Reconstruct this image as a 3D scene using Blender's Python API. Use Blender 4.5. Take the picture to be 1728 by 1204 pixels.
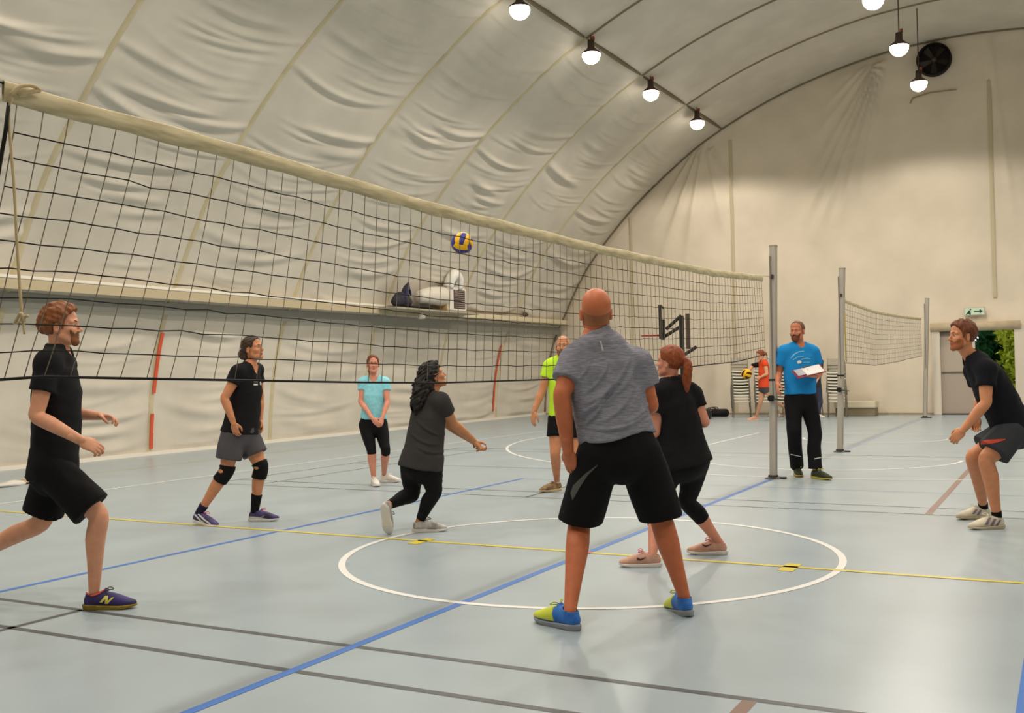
import bpy, bmesh, math, random
import numpy as np
from mathutils import Vector, Matrix
from mathutils.bvhtree import BVHTree

sc = bpy.context.scene
for o in list(bpy.data.objects):
    bpy.data.objects.remove(o)
C = sc.collection
RNG = np.random.RandomState(7)
random.seed(7)

# ------------------------------------------------------------------ camera
FPX = 1736.71                                  # focal length in pixels of the 1728 x 1204 frame
CAM = np.array([3.17059, -6.97818, 1.34869])
FW = np.array([-0.47568722, 0.87947977, 0.01539494])
RT = np.array([0.87922405, 0.47592466, -0.02146598])
UP = np.array([-0.02399742, 0.00332451, 0.99965104])
UP = np.cross(RT, FW)
cam_d = bpy.data.cameras.new('camera')
cam_d.sensor_width = 36.0
cam_d.lens = FPX / 1728 * 36.0
cam_d.clip_start = 0.05
cam_d.clip_end = 300
cam = bpy.data.objects.new('camera', cam_d)
C.objects.link(cam)
cam.matrix_world = Matrix(((RT[0], UP[0], -FW[0], CAM[0]), (RT[1], UP[1], -FW[1], CAM[1]),
                           (RT[2], UP[2], -FW[2], CAM[2]), (0, 0, 0, 1)))
sc.camera = cam

# ------------------------------------------------------------------ world, view
wd = bpy.data.worlds.new('world')
sc.world = wd
wd.use_nodes = True
wn = wd.node_tree
bg = wn.nodes['Background']
bg.inputs['Color'].default_value = (0.80, 0.88, 1.0, 1)   # bright overcast sky outside the hall
bg.inputs['Strength'].default_value = 1.6
vs = sc.view_settings
vs.view_transform = 'Standard'
vs.look = 'None'
vs.gamma = 1.0
vs.use_curve_mapping = False
vs.exposure = 0.0
LAMP_W = 350.0


# ------------------------------------------------------------------ helpers
def lin(c):
    if isinstance(c, str):
        c = tuple(int(c[i:i + 2], 16) / 255 for i in (0, 2, 4))
    return tuple((x / 12.92 if x <= 0.04045 else ((x + 0.055) / 1.055) ** 2.4) for x in c)


MATS = {}


def mat(name, col, rough=0.6, spec=0.3, metal=0.0, noise=None, bump=None, emit=None, sss=0.0, wave=None, col2=None):
    """procedural principled material; noise=(scale, amount) mottles the colour, bump=(scale, strength[, stretch])"""
    if name in MATS:
        return MATS[name]
    m = bpy.data.materials.new(name)
    m.use_nodes = True
    nt = m.node_tree
    N, L = nt.nodes, nt.links
    b = N['Principled BSDF']
    c = lin(col)
    b.inputs['Base Color'].default_value = (*c, 1)
    b.inputs['Roughness'].default_value = rough
    b.inputs['Specular IOR Level'].default_value = spec
    b.inputs['Metallic'].default_value = metal
    if sss:
        b.inputs['Subsurface Weight'].default_value = sss
        b.inputs['Subsurface Radius'].default_value = (0.02, 0.008, 0.004)
        b.inputs['Subsurface Scale'].default_value = 0.6
    tc = N.new('ShaderNodeTexCoord')
    if noise:
        n = N.new('ShaderNodeTexNoise')
        n.inputs['Scale'].default_value = noise[0]
        n.inputs['Detail'].default_value = 5
        if len(noise) > 2:
            mp = N.new('ShaderNodeMapping')
            mp.inputs['Scale'].default_value = noise[2]
            L.new(tc.outputs['Object'], mp.inputs['Vector'])
            L.new(mp.outputs['Vector'], n.inputs['Vector'])
        else:
            L.new(tc.outputs['Object'], n.inputs['Vector'])
        r = N.new('ShaderNodeValToRGB')
        r.color_ramp.elements[0].position = 0.35
        r.color_ramp.elements[1].position = 0.65
        a = noise[1]
        c2 = lin(col2) if col2 else tuple(min(1, x * (1 + a)) for x in c)
        c1 = c if col2 else tuple(x * (1 - a) for x in c)
        r.color_ramp.elements[0].color = (*c1, 1)
        r.color_ramp.elements[1].color = (*c2, 1)
        L.new(n.outputs['Fac'], r.inputs['Fac'])
        L.new(r.outputs['Color'], b.inputs['Base Color'])
    if bump:
        n = N.new('ShaderNodeTexNoise')
        n.inputs['Scale'].default_value = bump[0]
        n.inputs['Detail'].default_value = 4
        if len(bump) > 2:
            mp = N.new('ShaderNodeMapping')
            mp.inputs['Scale'].default_value = bump[2]
            L.new(tc.outputs['Object'], mp.inputs['Vector'])
            L.new(mp.outputs['Vector'], n.inputs['Vector'])
        else:
            L.new(tc.outputs['Object'], n.inputs['Vector'])
        bp = N.new('ShaderNodeBump')
        bp.inputs['Strength'].default_value = bump[1]
        bp.inputs['Distance'].default_value = 0.01
        L.new(n.outputs['Fac'], bp.inputs['Height'])
        L.new(bp.outputs['Normal'], b.inputs['Normal'])
    if emit:
        b.inputs['Emission Color'].default_value = (*lin(emit[0]), 1)
        b.inputs['Emission Strength'].default_value = emit[1]
    MATS[name] = m
    return m


def mesh_np(name, V, Q, smooth=True):
    """mesh from numpy verts (n,3) and quads (m,4)"""
    me = bpy.data.meshes.new(name)
    V = np.asarray(V, np.float32)
    Q = np.asarray(Q, np.int32)
    me.vertices.add(len(V))
    me.vertices.foreach_set('co', V.ravel())
    k = Q.shape[1]
    me.loops.add(Q.size)
    me.loops.foreach_set('vertex_index', Q.ravel())
    me.polygons.add(len(Q))
    me.polygons.foreach_set('loop_start', np.arange(0, Q.size, k, dtype=np.int32))
    me.polygons.foreach_set('loop_total', np.full(len(Q), k, np.int32))
    me.polygons.foreach_set('use_smooth', np.full(len(Q), smooth, bool))
    me.update(calc_edges=True)
    return me


def link(name, me, m=None, parent=None, loc=None):
    o = bpy.data.objects.new(name, me)
    C.objects.link(o)
    if m is not None and me is not None and not me.materials:
        me.materials.append(m)
    if parent is not None:
        o.parent = parent
    if loc is not None:
        o.location = loc
    return o


def empty(name, loc=(0, 0, 0), rz=0.0):
    o = bpy.data.objects.new(name, None)
    o.empty_display_size = 0.1
    C.objects.link(o)
    o.location = loc
    o.rotation_euler = (0, 0, rz)
    return o


def tag(o, label, cat, group=None):
    o['label'] = label
    o['category'] = cat
    if group:
        o['group'] = group
    return o


def struct(o, label=None):
    o['kind'] = 'structure'
    if label:
        o['label'] = label
    return o


class MB:
    """collects boxes, tubes, lathes and strips into one mesh"""

    def __init__(self):
        self.V, self.F = [], []

    def add(self, vs_, fs_):
        n = len(self.V)
        self.V += [tuple(map(float, v)) for v in vs_]
        self.F += [tuple(i + n for i in f) for f in fs_]
        return self

    def box(self, c, s, R=None, bev=0.0):
        c = np.array(c, float)
        h = np.array(s, float) / 2
        if bev <= 0:
            P = np.array([(x, y, z) for x in (-1, 1) for y in (-1, 1) for z in (-1, 1)], float) * h
            F = [(0, 1, 3, 2), (4, 6, 7, 5), (0, 4, 5, 1), (2, 3, 7, 6), (0, 2, 6, 4), (1, 5, 7, 3)]
        else:
            bm = bmesh.new()
            bmesh.ops.create_cube(bm, size=1)
            for v in bm.verts:
                v.co = Vector((v.co.x * s[0], v.co.y * s[1], v.co.z * s[2]))
            bmesh.ops.bevel(bm, geom=list(bm.edges), offset=bev, segments=2, affect='EDGES')
            bm.verts.index_update()
            P = np.array([v.co[:] for v in bm.verts])
            F = [tuple(v.index for v in f.verts) for f in bm.faces]
            bm.free()
        if R is not None:
            P = P @ np.array(R).T
        return self.add(P + c, F)

    def tube(self, pts, r, n=8, cap=True, closed=False):
        pts = np.array(pts, float)
        m = len(pts)
        rr = np.full(m, r) if np.isscalar(r) else np.array(r, float)
        if closed:
            T = np.roll(pts, -1, 0) - np.roll(pts, 1, 0)
        else:
            T = np.gradient(pts, axis=0)
        T /= np.linalg.norm(T, axis=1)[:, None] + 1e-12
        ref = np.array([0, 0, 1.0]) if abs(T[0][2]) < 0.9 else np.array([1.0, 0, 0])
        vs_ = []
        for i in range(m):
            a = ref - T[i] * (ref @ T[i])
            if np.linalg.norm(a) < 1e-6:
                a = np.cross(T[i], (0.3, 0.5, 0.8))
            a /= np.linalg.norm(a)
            ref = a
            b = np.cross(T[i], a)
            for k in range(n):
                t = 2 * math.pi * k / n
                vs_.append(pts[i] + rr[i] * (math.cos(t) * a + math.sin(t) * b))
        fs_ = []
        for i in range(m if closed else m - 1):
            j = (i + 1) % m
            for k in range(n):
                fs_.append((i * n + k, i * n + (k + 1) % n, j * n + (k + 1) % n, j * n + k))
        if cap and not closed:
            fs_.append(tuple(range(n))[::-1])
            fs_.append(tuple((m - 1) * n + k for k in range(n)))
        return self.add(vs_, fs_)

    def lathe(self, prof, c=(0, 0, 0), n=24, R=None):
        vs_, fs_ = [], []
        for (r, z) in prof:
            for k in range(n):
                t = 2 * math.pi * k / n
                vs_.append((r * math.cos(t), r * math.sin(t), z))
        for i in range(len(prof) - 1):
            for k in range(n):
                fs_.append((i * n + k, i * n + (k + 1) % n, (i + 1) * n + (k + 1) % n, (i + 1) * n + k))
        P = np.array(vs_)
        if R is not None:
            P = P @ np.array(R).T
        return self.add(P + np.array(c), fs_)

    def build(self, name, m=None, parent=None, smooth=False, loc=None):
        me = bpy.data.meshes.new(name)
        me.from_pydata(self.V, [], self.F)
        if smooth:
            me.polygons.foreach_set('use_smooth', [True] * len(me.polygons))
        me.update()
        return link(name, me, m, parent, loc)


def grid_quads(nu, nv):
    i, j = np.meshgrid(np.arange(nu - 1), np.arange(nv - 1), indexing='ij')
    a = (i * nv + j).ravel()
    return np.stack([a, a + nv, a + nv + 1, a + 1], 1)


def pix(px, py, depth):
    """point seen at a pixel, at a given depth from the camera"""
    return CAM + depth * (FW + (px - 864) / FPX * RT - (py - 602) / FPX * UP)


def floor_pt(px, py, z=0.0):
    d = FW + (px - 864) / FPX * RT - (py - 602) / FPX * UP
    return CAM + (z - CAM[2]) / d[2] * d


def wall_pt(px, py, y0):
    d = FW + (px - 864) / FPX * RT - (py - 602) / FPX * UP
    return CAM + (y0 - CAM[1]) / d[1] * d


def depth_of(p):
    return float((np.asarray(p) - CAM) @ FW)


# ------------------------------------------------------------------ floor
M_floor = mat('vinyl_floor', 'a0adb4', rough=0.30, spec=0.45, noise=(1.3, 0.05), bump=(260, 0.03))
floor = MB().box((1.0, 4.5, -0.05), (25.6, 36.0, 0.1)).build('floor', M_floor)
struct(floor)
M_ln = {
    'white': mat('line_white', 'e9e8e4', rough=0.35), 'yellow': mat('line_yellow', 'd9c53f', rough=0.35),
    'paleyellow': mat('line_pale_yellow', 'b9b98c', rough=0.4),
    'blue': mat('line_blue', '3f74c4', rough=0.35), 'paleblue': mat('line_pale_blue', '8fa2bd', rough=0.4),
    'dark': mat('line_dark', '55585a', rough=0.4), 'brown': mat('line_brown', '866a5e', rough=0.4),
    'red': mat('line_red', 'c0493c', rough=0.4)}
LZ = {'dark': .0010, 'brown': .0012, 'paleblue': .0011, 'paleyellow': .0014, 'blue': .0016, 'white': .0020, 'yellow': .0024, 'red': .0028}


def fline(col, a, b, w=0.05):
    a, b = np.array(a, float), np.array(b, float)
    t = (b - a) / np.linalg.norm(b - a)
    n = np.array([-t[1], t[0]]) * w / 2
    z = LZ[col]
    return MB().add([(*(a - n), z), (*(b - n), z), (*(b + n), z), (*(a + n), z)], [(0, 1, 2, 3)]).build('court_line', M_ln[col], floor)


def farc(col, c, r, a0, a1, w=0.05, n=96):
    t = np.linspace(a0, a1, n)
    z = LZ[col]
    vs_ = [(c[0] + (r + s) * math.cos(x), c[1] + (r + s) * math.sin(x), z) for s in (-w / 2, w / 2) for x in t]
    return MB().add(vs_, [(k, k + 1, n + k + 1, n + k)[::-1] for k in range(n - 1)]).build('court_line', M_ln[col], floor)


PI = math.pi
fline('blue', (0, -9.5), (0, 5.3), .055)
fline('paleblue', (0, 9.6), (0, 20.4), .05)
fline('blue', (-2.95, -9.5), (-2.95, 4.55), .05)
fline('blue', (2.98, -9.5), (2.98, -1.2), .05)
fline('paleblue', (-2.95, 4.53), (9, 4.53), .04)
fline('yellow', (-9.45, 0), (12.5, 0), .05)
fline('yellow', (-1.46, -.16), (-1.46, .12), .10)
fline('yellow', (1.49, -.16), (1.49, .12), .10)
fline('red', (-.06, 0.0), (.03, 0.0), .07)
fline('paleyellow', (-9.45, -9.5), (-9.45, 20.3), .05)
farc('white', (0, 0), 1.8, 0, 2 * PI, .05, 128)
fline('white', (-7.38, -9.5), (-7.38, 14.0), .05)
fline('white', (-7.38, 14.0), (9.0, 14.0), .05)
farc('white', (0.1, 12.1), 6.5, PI, 2 * PI, .05, 96)
fline('white', (-6.4, 12.1), (-6.4, 14.0), .05)
fline('white', (6.6, 12.1), (6.6, 14.0), .05)
farc('white', (0, 8.45), 1.85, PI, 2 * PI, .05, 64)
fline('white', (-2.45, 8.45), (2.3, 8.45), .05)
fline('white', (-2.45, 8.45), (-2.45, 14.0), .05)
fline('white', (2.3, 8.45), (2.4, 14.0), .08)
farc('white', (0, 12.75), 1.25, PI, 2 * PI, .045, 40)
farc('paleyellow', (-6.9, 14.8), 2.3, PI * 1.0, PI * 1.45, .05, 30)
for y in (-2.84, -3.30):
    fline('dark', (-6.6, y), (6.6, y), .045)
for y in (2.86, 3.32, 8.49, 8.95):
    fline('dark', (-6.58, y), (6.6, y), .03)
for x in (-6.58, -5.87):
    fline('dark', (x, 2.86), (x, 8.95), .03)
    fline('dark', (x, -2.84), (x, -8.9), .045)
fline('dark', (-1.99, -2.84), (-1.99, -8.9), .045)
fline('brown', (2.0, -2.86), (2.0, -8.9), .06)
fline('dark', (-2.02, 2.86), (-2.02, 8.95), .035)
fline('brown', (2.03, 2.86), (2.03, 7.6), .06)
fline('dark', (-6.58, 5.85), (-2.02, 5.85), .025)

# ------------------------------------------------------------------ the air dome
PROF = np.array([(-11.4, 0), (-11.36, .6), (-11.27, 1.3), (-11.05, 2.2), (-10.6, 3.15), (-10.18, 3.95), (-9.7, 4.68), (-8.9, 5.6), (-8, 6.48),
                 (-7, 7.28), (-5.9, 8.03), (-4.2, 8.85), (-2.5, 9.4), (-1, 9.72), (0.3, 9.84), (1, 9.86)])
PROF = np.vstack([PROF, [(2 - x, z) for x, z in PROF[-2::-1]]])


def catmull(P, n):
    P = np.asarray(P, float)
    Q = np.vstack([2 * P[0] - P[1], P, 2 * P[-1] - P[-2]])
    out = []
    m = len(P) - 1
    for t in np.linspace(0, m - 1e-9, n):
        i = int(t)
        f = t - i
        a, b, c, d = Q[i], Q[i + 1], Q[i + 2], Q[i + 3]
        out.append(0.5 * (2 * b + (c - a) * f + (2 * a - 5 * b + 4 * c - d) * f * f + (3 * b - a - 3 * c + d) * f ** 3))
    return np.array(out)


PF = catmull(PROF, 1500)
PS = np.concatenate([[0], np.cumsum(np.linalg.norm(np.diff(PF, axis=0), axis=1))])   # arc length
STOT = PS[-1]


def prof_at(s):
    return np.stack([np.interp(s, PS, PF[:, 0]), np.interp(s, PS, PF[:, 1])], -1)


def prof_n(s):
    d = prof_at(np.minimum(s + .02, STOT)) - prof_at(np.maximum(s - .02, 0))
    d /= np.linalg.norm(d, axis=-1, keepdims=True)
    return np.stack([d[..., 1], -d[..., 0]], -1)        # inward normal (x, z)


def s_of_x(x):
    return float(np.interp(x, PF[:, 0], PS))


S_LAMP = s_of_x(-5.47)
YE, YB = 22.05, -13.2
RIBS = [22.05 - 3.175 * k for k in range(12)]       # seams run across the hall at these places
RIBS = [y for y in RIBS if y > YB] + [YB]
M_fab = mat('dome_fabric', 'd0c8ba', rough=0.62, spec=0.25, noise=(1.2, 0.06), bump=(9, 0.12, (1, .35, 1)))
M_seam = mat('dome_seam', 'c6b998', rough=0.7, noise=(3, .08))
M_rope = mat('seam_rope', '8a7a62', rough=0.8)
M_dark = mat('ridge_seam', '7d705a', rough=0.85)


def fabric_panel(name, y0, y1, s0, s1, parent, ds, dy, wrinkles, bulge, seed):
    r = np.random.RandomState(seed)
    S = np.linspace(s0, s1, max(3, int((s1 - s0) / ds) + 1))
    T = np.linspace(0, 1, max(3, int(abs(y1 - y0) / dy) + 1))
    SS, TT = np.meshgrid(S, T, indexing='ij')
    D = bulge * np.sin(PI * TT) ** 0.8
    for (lo, hi, cnt, amp, wid) in wrinkles:
        for _ in range(cnt):
            u0 = r.uniform(lo, hi)
            c, ln = r.uniform(.25, .8), r.uniform(.22, .55)
            sag = r.uniform(.10, .34)
            tilt = r.uniform(-.25, .35)
            w = wid * r.uniform(.55, 1.4)
            a = amp * r.uniform(.35, 1.15)
            uc = u0 - sag * 4 * TT * (1 - TT) + tilt * (TT - .5)
            win = np.clip(1 - ((TT - c) / ln) ** 2, 0, 1) ** 1.2
            q = (SS - uc) / w
            D += a * win * (np.exp(-q * q) - .55 * np.exp(-((q + 1.5) / 1.1) ** 2))
    edge = np.clip(np.minimum(TT, 1 - TT) / .06, 0, 1)
    D *= .35 + .65 * edge
    D *= np.clip((SS - s0) / .15, 0, 1) * np.clip((s1 - SS) / .15, 0, 1)
    P2, Nn = prof_at(SS), prof_n(SS)
    V = np.stack([P2[..., 0] + D * Nn[..., 0], y0 + (y1 - y0) * TT, P2[..., 1] + D * Nn[..., 1]], -1).reshape(-1, 3)
    return link(name, mesh_np(name, V, grid_quads(*SS.shape)), M_fab, parent)


wall_left = struct(empty('wall_left'))
ceiling = struct(empty('ceiling'))
wall_right = struct(empty('wall_right'))
S_BEAM = s_of_x(-10.78)
S_RR = s_of_x(7.5)
for k in range(len(RIBS) - 1):
    y1, y0 = RIBS[k], RIBS[k + 1]
    fine = y1 > 0.5
    ds, dy = (.034, .11) if fine else (.25, .8)
    wr_hi = [(S_BEAM + .3, S_LAMP - .25, 17, .046, .075), (S_BEAM + .2, S_LAMP - .4, 24, .018, .04)] if fine else []
    wr_lo = [(.25, S_BEAM - .1, 7, .035, .10), (.1, S_BEAM, 10, .014, .05)] if fine else []
    fabric_panel('fabric_panel', y0, y1, 0.0, S_BEAM, wall_left, ds, dy, wr_lo, .05, 11 + k)
    fabric_panel('fabric_panel', y0, y1, S_BEAM, S_LAMP, wall_left, ds, dy, wr_hi, .10, 41 + k)
    fabric_panel('fabric_panel', y0, y1, S_LAMP, S_RR, ceiling, .2 if fine else .5, .25 if fine else .8,
                 [(S_LAMP + .5, S_RR - 1, 4, .02, .25)] if fine else [], .07, 71 + k)
    fabric_panel('fabric_panel', y0, y1, S_RR, STOT, wall_right, .3, .8, [], .06, 101 + k)


def seam_strip(y, s0, s1, w, off, name, m, parent, n=90):
    S = np.linspace(s0, s1, n)
    P2, Nn = prof_at(S), prof_n(S)
    prof = [(-1, 0), (-.55, .8), (0, 1), (.55, .8), (1, 0)]
    V = np.array([[(P2[i, 0] + (off * h) * Nn[i, 0], y + w * t, P2[i, 1] + (off * h) * Nn[i, 1]) for t, h in prof] for i in range(n)]).reshape(-1, 3)
    return link(name, mesh_np(name, V, grid_quads(n, 5)), m, parent)


for k, y in enumerate(RIBS[1:-1]):
    seam_strip(y, 0.02, S_LAMP, .06, .03, 'seam_strip', M_seam, wall_left)
    seam_strip(y, S_LAMP, S_RR, .03, .04, 'seam_rope', M_rope, ceiling)
    seam_strip(y, S_RR, STOT, .05, .03, 'seam_strip', M_seam, wall_right, 40)
    if y > -4:
        p0 = prof_at(np.array([S_LAMP]))[0]
        n0 = prof_n(np.array([S_LAMP]))[0]
        yy = np.linspace(y + .1, y + 3.05, 14)
        rr = .05 * (1 - .55 * np.abs(np.linspace(-1, 1, 14)) ** 2)
        MB().tube([(p0[0] + .02 * n0[0], a, p0[1] + .02 * n0[1]) for a in yy], rr, 6).build('ridge_seam', M_dark, ceiling, True)

# end wall with folds, door opening left free
DX0, DX1, DZ = 0.22, 1.98, 2.17


def prof_z(x):
    return np.interp(x, PF[:, 0], PF[:, 1])


FOLD_C = np.array([-0.9, 9.9])


def wall_disp(x, z):
    d = np.zeros_like(x)
    # folds that fan out from the apex towards the lower left
    ang = np.arctan2(FOLD_C[1] - z, FOLD_C[0] - x)
    rad = np.hypot(FOLD_C[0] - x, FOLD_C[1] - z)
    for a0, w, am, r1 in ((1.02, .035, .07, 4.2), (1.10, .03, .09, 5.2), (1.19, .03, .10, 5.6), (1.28, .028, .09, 5.0), (1.37, .03, .07, 4.0), (.86, .04, .05, 3.0), (.72, .05, .04, 2.4)):
        d -= 1.9 * am * np.exp(-((ang - a0) / w) ** 2) * np.clip(rad / .6, 0, 1) * np.clip(1 - rad / r1, 0, 1) ** .6
    c2 = np.array([-6.0, 8.2])
    ang = np.arctan2(c2[1] - z, c2[0] - x)
    rad = np.hypot(c2[0] - x, c2[1] - z)
    for a0, w, am, r1 in ((1.0, .05, .06, 3.2), (1.2, .045, .08, 4.0), (1.4, .05, .07, 4.4), (1.75, .05, .06, 3.4), (2.0, .05, .05, 2.6)):
        d -= 1.9 * am * np.exp(-((ang - a0) / w) ** 2) * np.clip(rad / .5, 0, 1) * np.clip(1 - rad / r1, 0, 1) ** .6
    for x0, z0, w, am in ((2.6, 8.6, .10, .05), (2.9, 8.4, .09, .06), (3.4, 8.4, .1, .05), (1.7, 8.3, .09, .04)):
        d -= 1.8 * am * np.exp(-((x - x0 - (z0 - z) * .10) / w) ** 2) * np.clip((z - 4.0) / 4, 0, 1)
    d += .05 * np.sin(x * .9 + .5 * np.sin(z * .7)) * np.clip(z / 2, 0, 1) + .02 * np.sin(x * 2.3 - z * 1.1) + .012 * np.sin(x * 5.1 + z * 2.2)
    return d


def wall_patch(x0, x1, zlo, zhi, nx, nz):
    X = np.linspace(x0, x1, nx)
    T = np.linspace(0, 1, nz)
    XX, TT = np.meshgrid(X, T, indexing='ij')
    lo = np.minimum(zlo, prof_z(XX))
    hi = np.minimum(zhi, prof_z(XX)) if zhi is not None else prof_z(XX)
    ZZ = lo + (hi - lo) * TT
    edge = np.clip(np.minimum(prof_z(XX) - ZZ, ZZ + .3) / .3, 0, 1)
    near_door = np.clip(np.maximum(np.abs(XX - (DX0 + DX1) / 2) - (DX1 - DX0) / 2 - .1, ZZ - DZ - .2) / .5, 0, 1)
    D = np.minimum(wall_disp(XX, ZZ), .05) * edge * near_door
    return np.stack([XX, YE + D, ZZ], -1).reshape(-1, 3), grid_quads(nx, nz)[:, ::-1]


Vw, Qw, nn = [], [], 0
for a in ((-11.4, 13.4, DZ, None, 420, 160), (-11.4, DX0, 0, DZ, 160, 30), (DX1, 13.4, 0, DZ, 100, 30)):
    v, q = wall_patch(*a)
    Vw.append(v)
    Qw.append(q + nn)
    nn += len(v)
M_fabw = mat('end_wall_fabric', 'dccfbb', rough=0.62, spec=0.25, noise=(1.0, 0.05), bump=(7, 0.12, (1, 1, .35)))
wall_far = struct(link('wall_far', mesh_np('wall_far', np.vstack(Vw), np.vstack(Qw)), M_fabw))
v, q = (lambda X: (X[0], X[1]))(wall_patch(-11.4, 13.4, 0, None, 60, 30))
v = v.copy()
v[:, 1] = YB
wall_near = struct(link('wall_near', mesh_np('wall_near', v, q[:, ::-1]), M_fabw))
for (x, z0, z1) in ((-5.25, 0.05, 7.9), (-8.35, .05, 5.95), (1.55, 3.0, 8.6)):
    zz = np.linspace(z0, z1, 30)
    xx = np.full(30, x)
    yy = YE + np.minimum(wall_disp(xx, zz), .05) - .012
    V = np.array([(xx[i] + w, yy[i] - o, zz[i]) for i in range(30) for w, o in ((-.05, 0), (0, .02), (.05, 0))])
    link('wall_seam', mesh_np('wall_seam', V, grid_quads(30, 3)), mat('wall_seam', 'c3b597', rough=.7), wall_far)
V = [(-.35, 8.25), (-.28, 8.38), (.15, 8.46), (.8, 8.45)]
MB().tube([(x, YE - .06, z) for x, z in V], .018, 6).build('patch_seam', mat('patch_seam', 'a08c6b', rough=.8), wall_far)
# arch rope where the vault meets the end wall
S = np.linspace(0.1, STOT - .1, 160)
P2, Nn = prof_at(S), prof_n(S)
MB().tube([(P2[i, 0] + .02 * Nn[i, 0], YE - .04, P2[i, 1] + .02 * Nn[i, 1]) for i in range(160)], .03, 6).build('arch_rope', M_dark, wall_far, True)

# white skirting along the foot of the fabric
M_white = mat('white_paint', 'e6e0d2', rough=.5)
base_l = struct(MB().box((-11.36, 4.4, .03), (.06, 35.2, .06)).build('baseboard_left', M_white))
M_sk = mat('skirt_dust', '9a8f74', rough=.8)
base_f = struct(MB().box((-5.6, YE - .05, .025), (11.5, .06, .05)).build('baseboard_far', M_sk))
base_f2 = struct(MB().box((7.7, YE - .05, .025), (11.3, .06, .05)).build('baseboard_right', M_sk))

# ------------------------------------------------------------------ ledge that runs along the left wall
ledge = tag(empty('wall_ledge', (-10.3, 8, 2.75)), 'long white wooden ledge running along the left fabric wall', 'ledge')
MB().box((-10.63, 5.0, 2.915), (.42, 20.8, .05), bev=.006).build('top_board', M_white, ledge).matrix_parent_inverse = ledge.matrix_basis.inverted()
MB().box((-10.45, 5.0, 2.81), (.05, 20.8, .15)).build('fascia_board', mat('fascia', 'b9ab8d', rough=.7), ledge).matrix_parent_inverse = ledge.matrix_basis.inverted()
MB().box((-10.56, 18.6, 2.85), (.30, 6.5, .13), bev=.01).build('beam_end', mat('beam_end', 'd3c6a8', rough=.6), ledge).matrix_parent_inverse = ledge.matrix_basis.inverted()
MB().box((-10.80, 5.0, 2.60), (.05, 34.0, .22)).build('backing_strip', mat('grey_strip', '9c9a92', rough=.7), ledge).matrix_parent_inverse = ledge.matrix_basis.inverted()
MB().box((-10.36, 13.75, 2.85), (.80, 3.7, .04), bev=.006).build('heater_shelf', mat('shelf_grey', 'a59c8a', rough=.6), ledge).matrix_parent_inverse = ledge.matrix_basis.inverted()
for y in (-3.2, 0, 3.2, 6.4, 9.6, 12.7):
    MB().box((-10.65, y, 2.80), (.36, .05, .14)).build('bracket', M_white, ledge).matrix_parent_inverse = ledge.matrix_basis.inverted()

# ------------------------------------------------------------------ lamps
M_lampglow = mat('lamp_glass', 'ffffff', emit=('fff4e2', 12.0))
M_housing = mat('lamp_housing', '5a4a40', rough=.5, metal=.4)
M_refl = mat('lamp_reflector', 'e8e4da', rough=.3)


def floodlight(x, y, z, drop, label, group):
    t = tag(empty('ceiling_floodlight', (x, y, z)), label, 'lamp', group)
    MB().lathe([(.0, .26), (.07, .26), (.075, .10), (.20, .0), (.205, -.02), (.19, -.02), (.19, -.005), (.0, .02)], n=20).build('housing', M_housing, t, True)
    MB().lathe([(.185, -.004), (.19, -.06), (.17, -.13), (.12, -.19), (.06, -.22), (.0, -.23)], n=20).build('glass', M_lampglow, t, True)
    MB().tube([(0, 0, .25), (0, 0, .25 + drop)], .012, 6).build('bracket', M_housing, t)
    MB().box((.05, 0, .30), (.06, .05, .08), bev=.008).build('clamp', mat('lamp_clamp', '9a4a38', rough=.5), t)
    ld = bpy.data.lights.new('flood', 'SPOT')
    ld.energy = LAMP_W
    ld.color = (1.0, .915, .80)
    ld.spot_size = math.radians(152)
    ld.spot_blend = .30
    ld.shadow_soft_size = .18
    lo = bpy.data.objects.new('flood_light', ld)
    C.objects.link(lo)
    lo.parent = t
    lo.location = (0, 0, -.30)
    return t


LB = {9.35: 'glowing floodlight cut off by the top edge of the picture above the net',
      12.5: 'glowing floodlight on the roof seam, second from the top left',
      15.95: 'glowing floodlight on the roof seam, third along the left row',
      19.4: 'glowing floodlight on the roof seam nearest the end wall fabric'}
for y in (-6.5, -3.3, -.1, 3.05, 6.2, 9.35, 12.5, 15.95, 19.4):
    floodlight(-5.35, y, 7.92, .12, LB.get(y, 'roof floodlight of the left row outside the picture'), 'left row of roof floodlights')
LB = {12.55: 'glowing floodlight at the top edge left of the black wall fan', 15.8: 'glowing hanging floodlight just left of the black wall fan',
      19.0: 'glowing hanging floodlight just below the black wall fan'}
for y in (-6.5, -3.3, -.1, 3.05, 6.2, 9.4, 12.55, 15.8, 19.0):
    floodlight(.22, y, 8.02, 1.5, LB.get(y, 'hanging floodlight of the middle row outside the picture'), 'middle row of hanging floodlights')
for y in (-5, 0, 5, 10, 15, 19.4):
    floodlight(7.3, y, 7.95, .12, 'roof floodlight of the right row outside the picture', 'right row of roof floodlights')

# ------------------------------------------------------------------ implicit surfaces for bodies and clothes
BIG = 0.12


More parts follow.
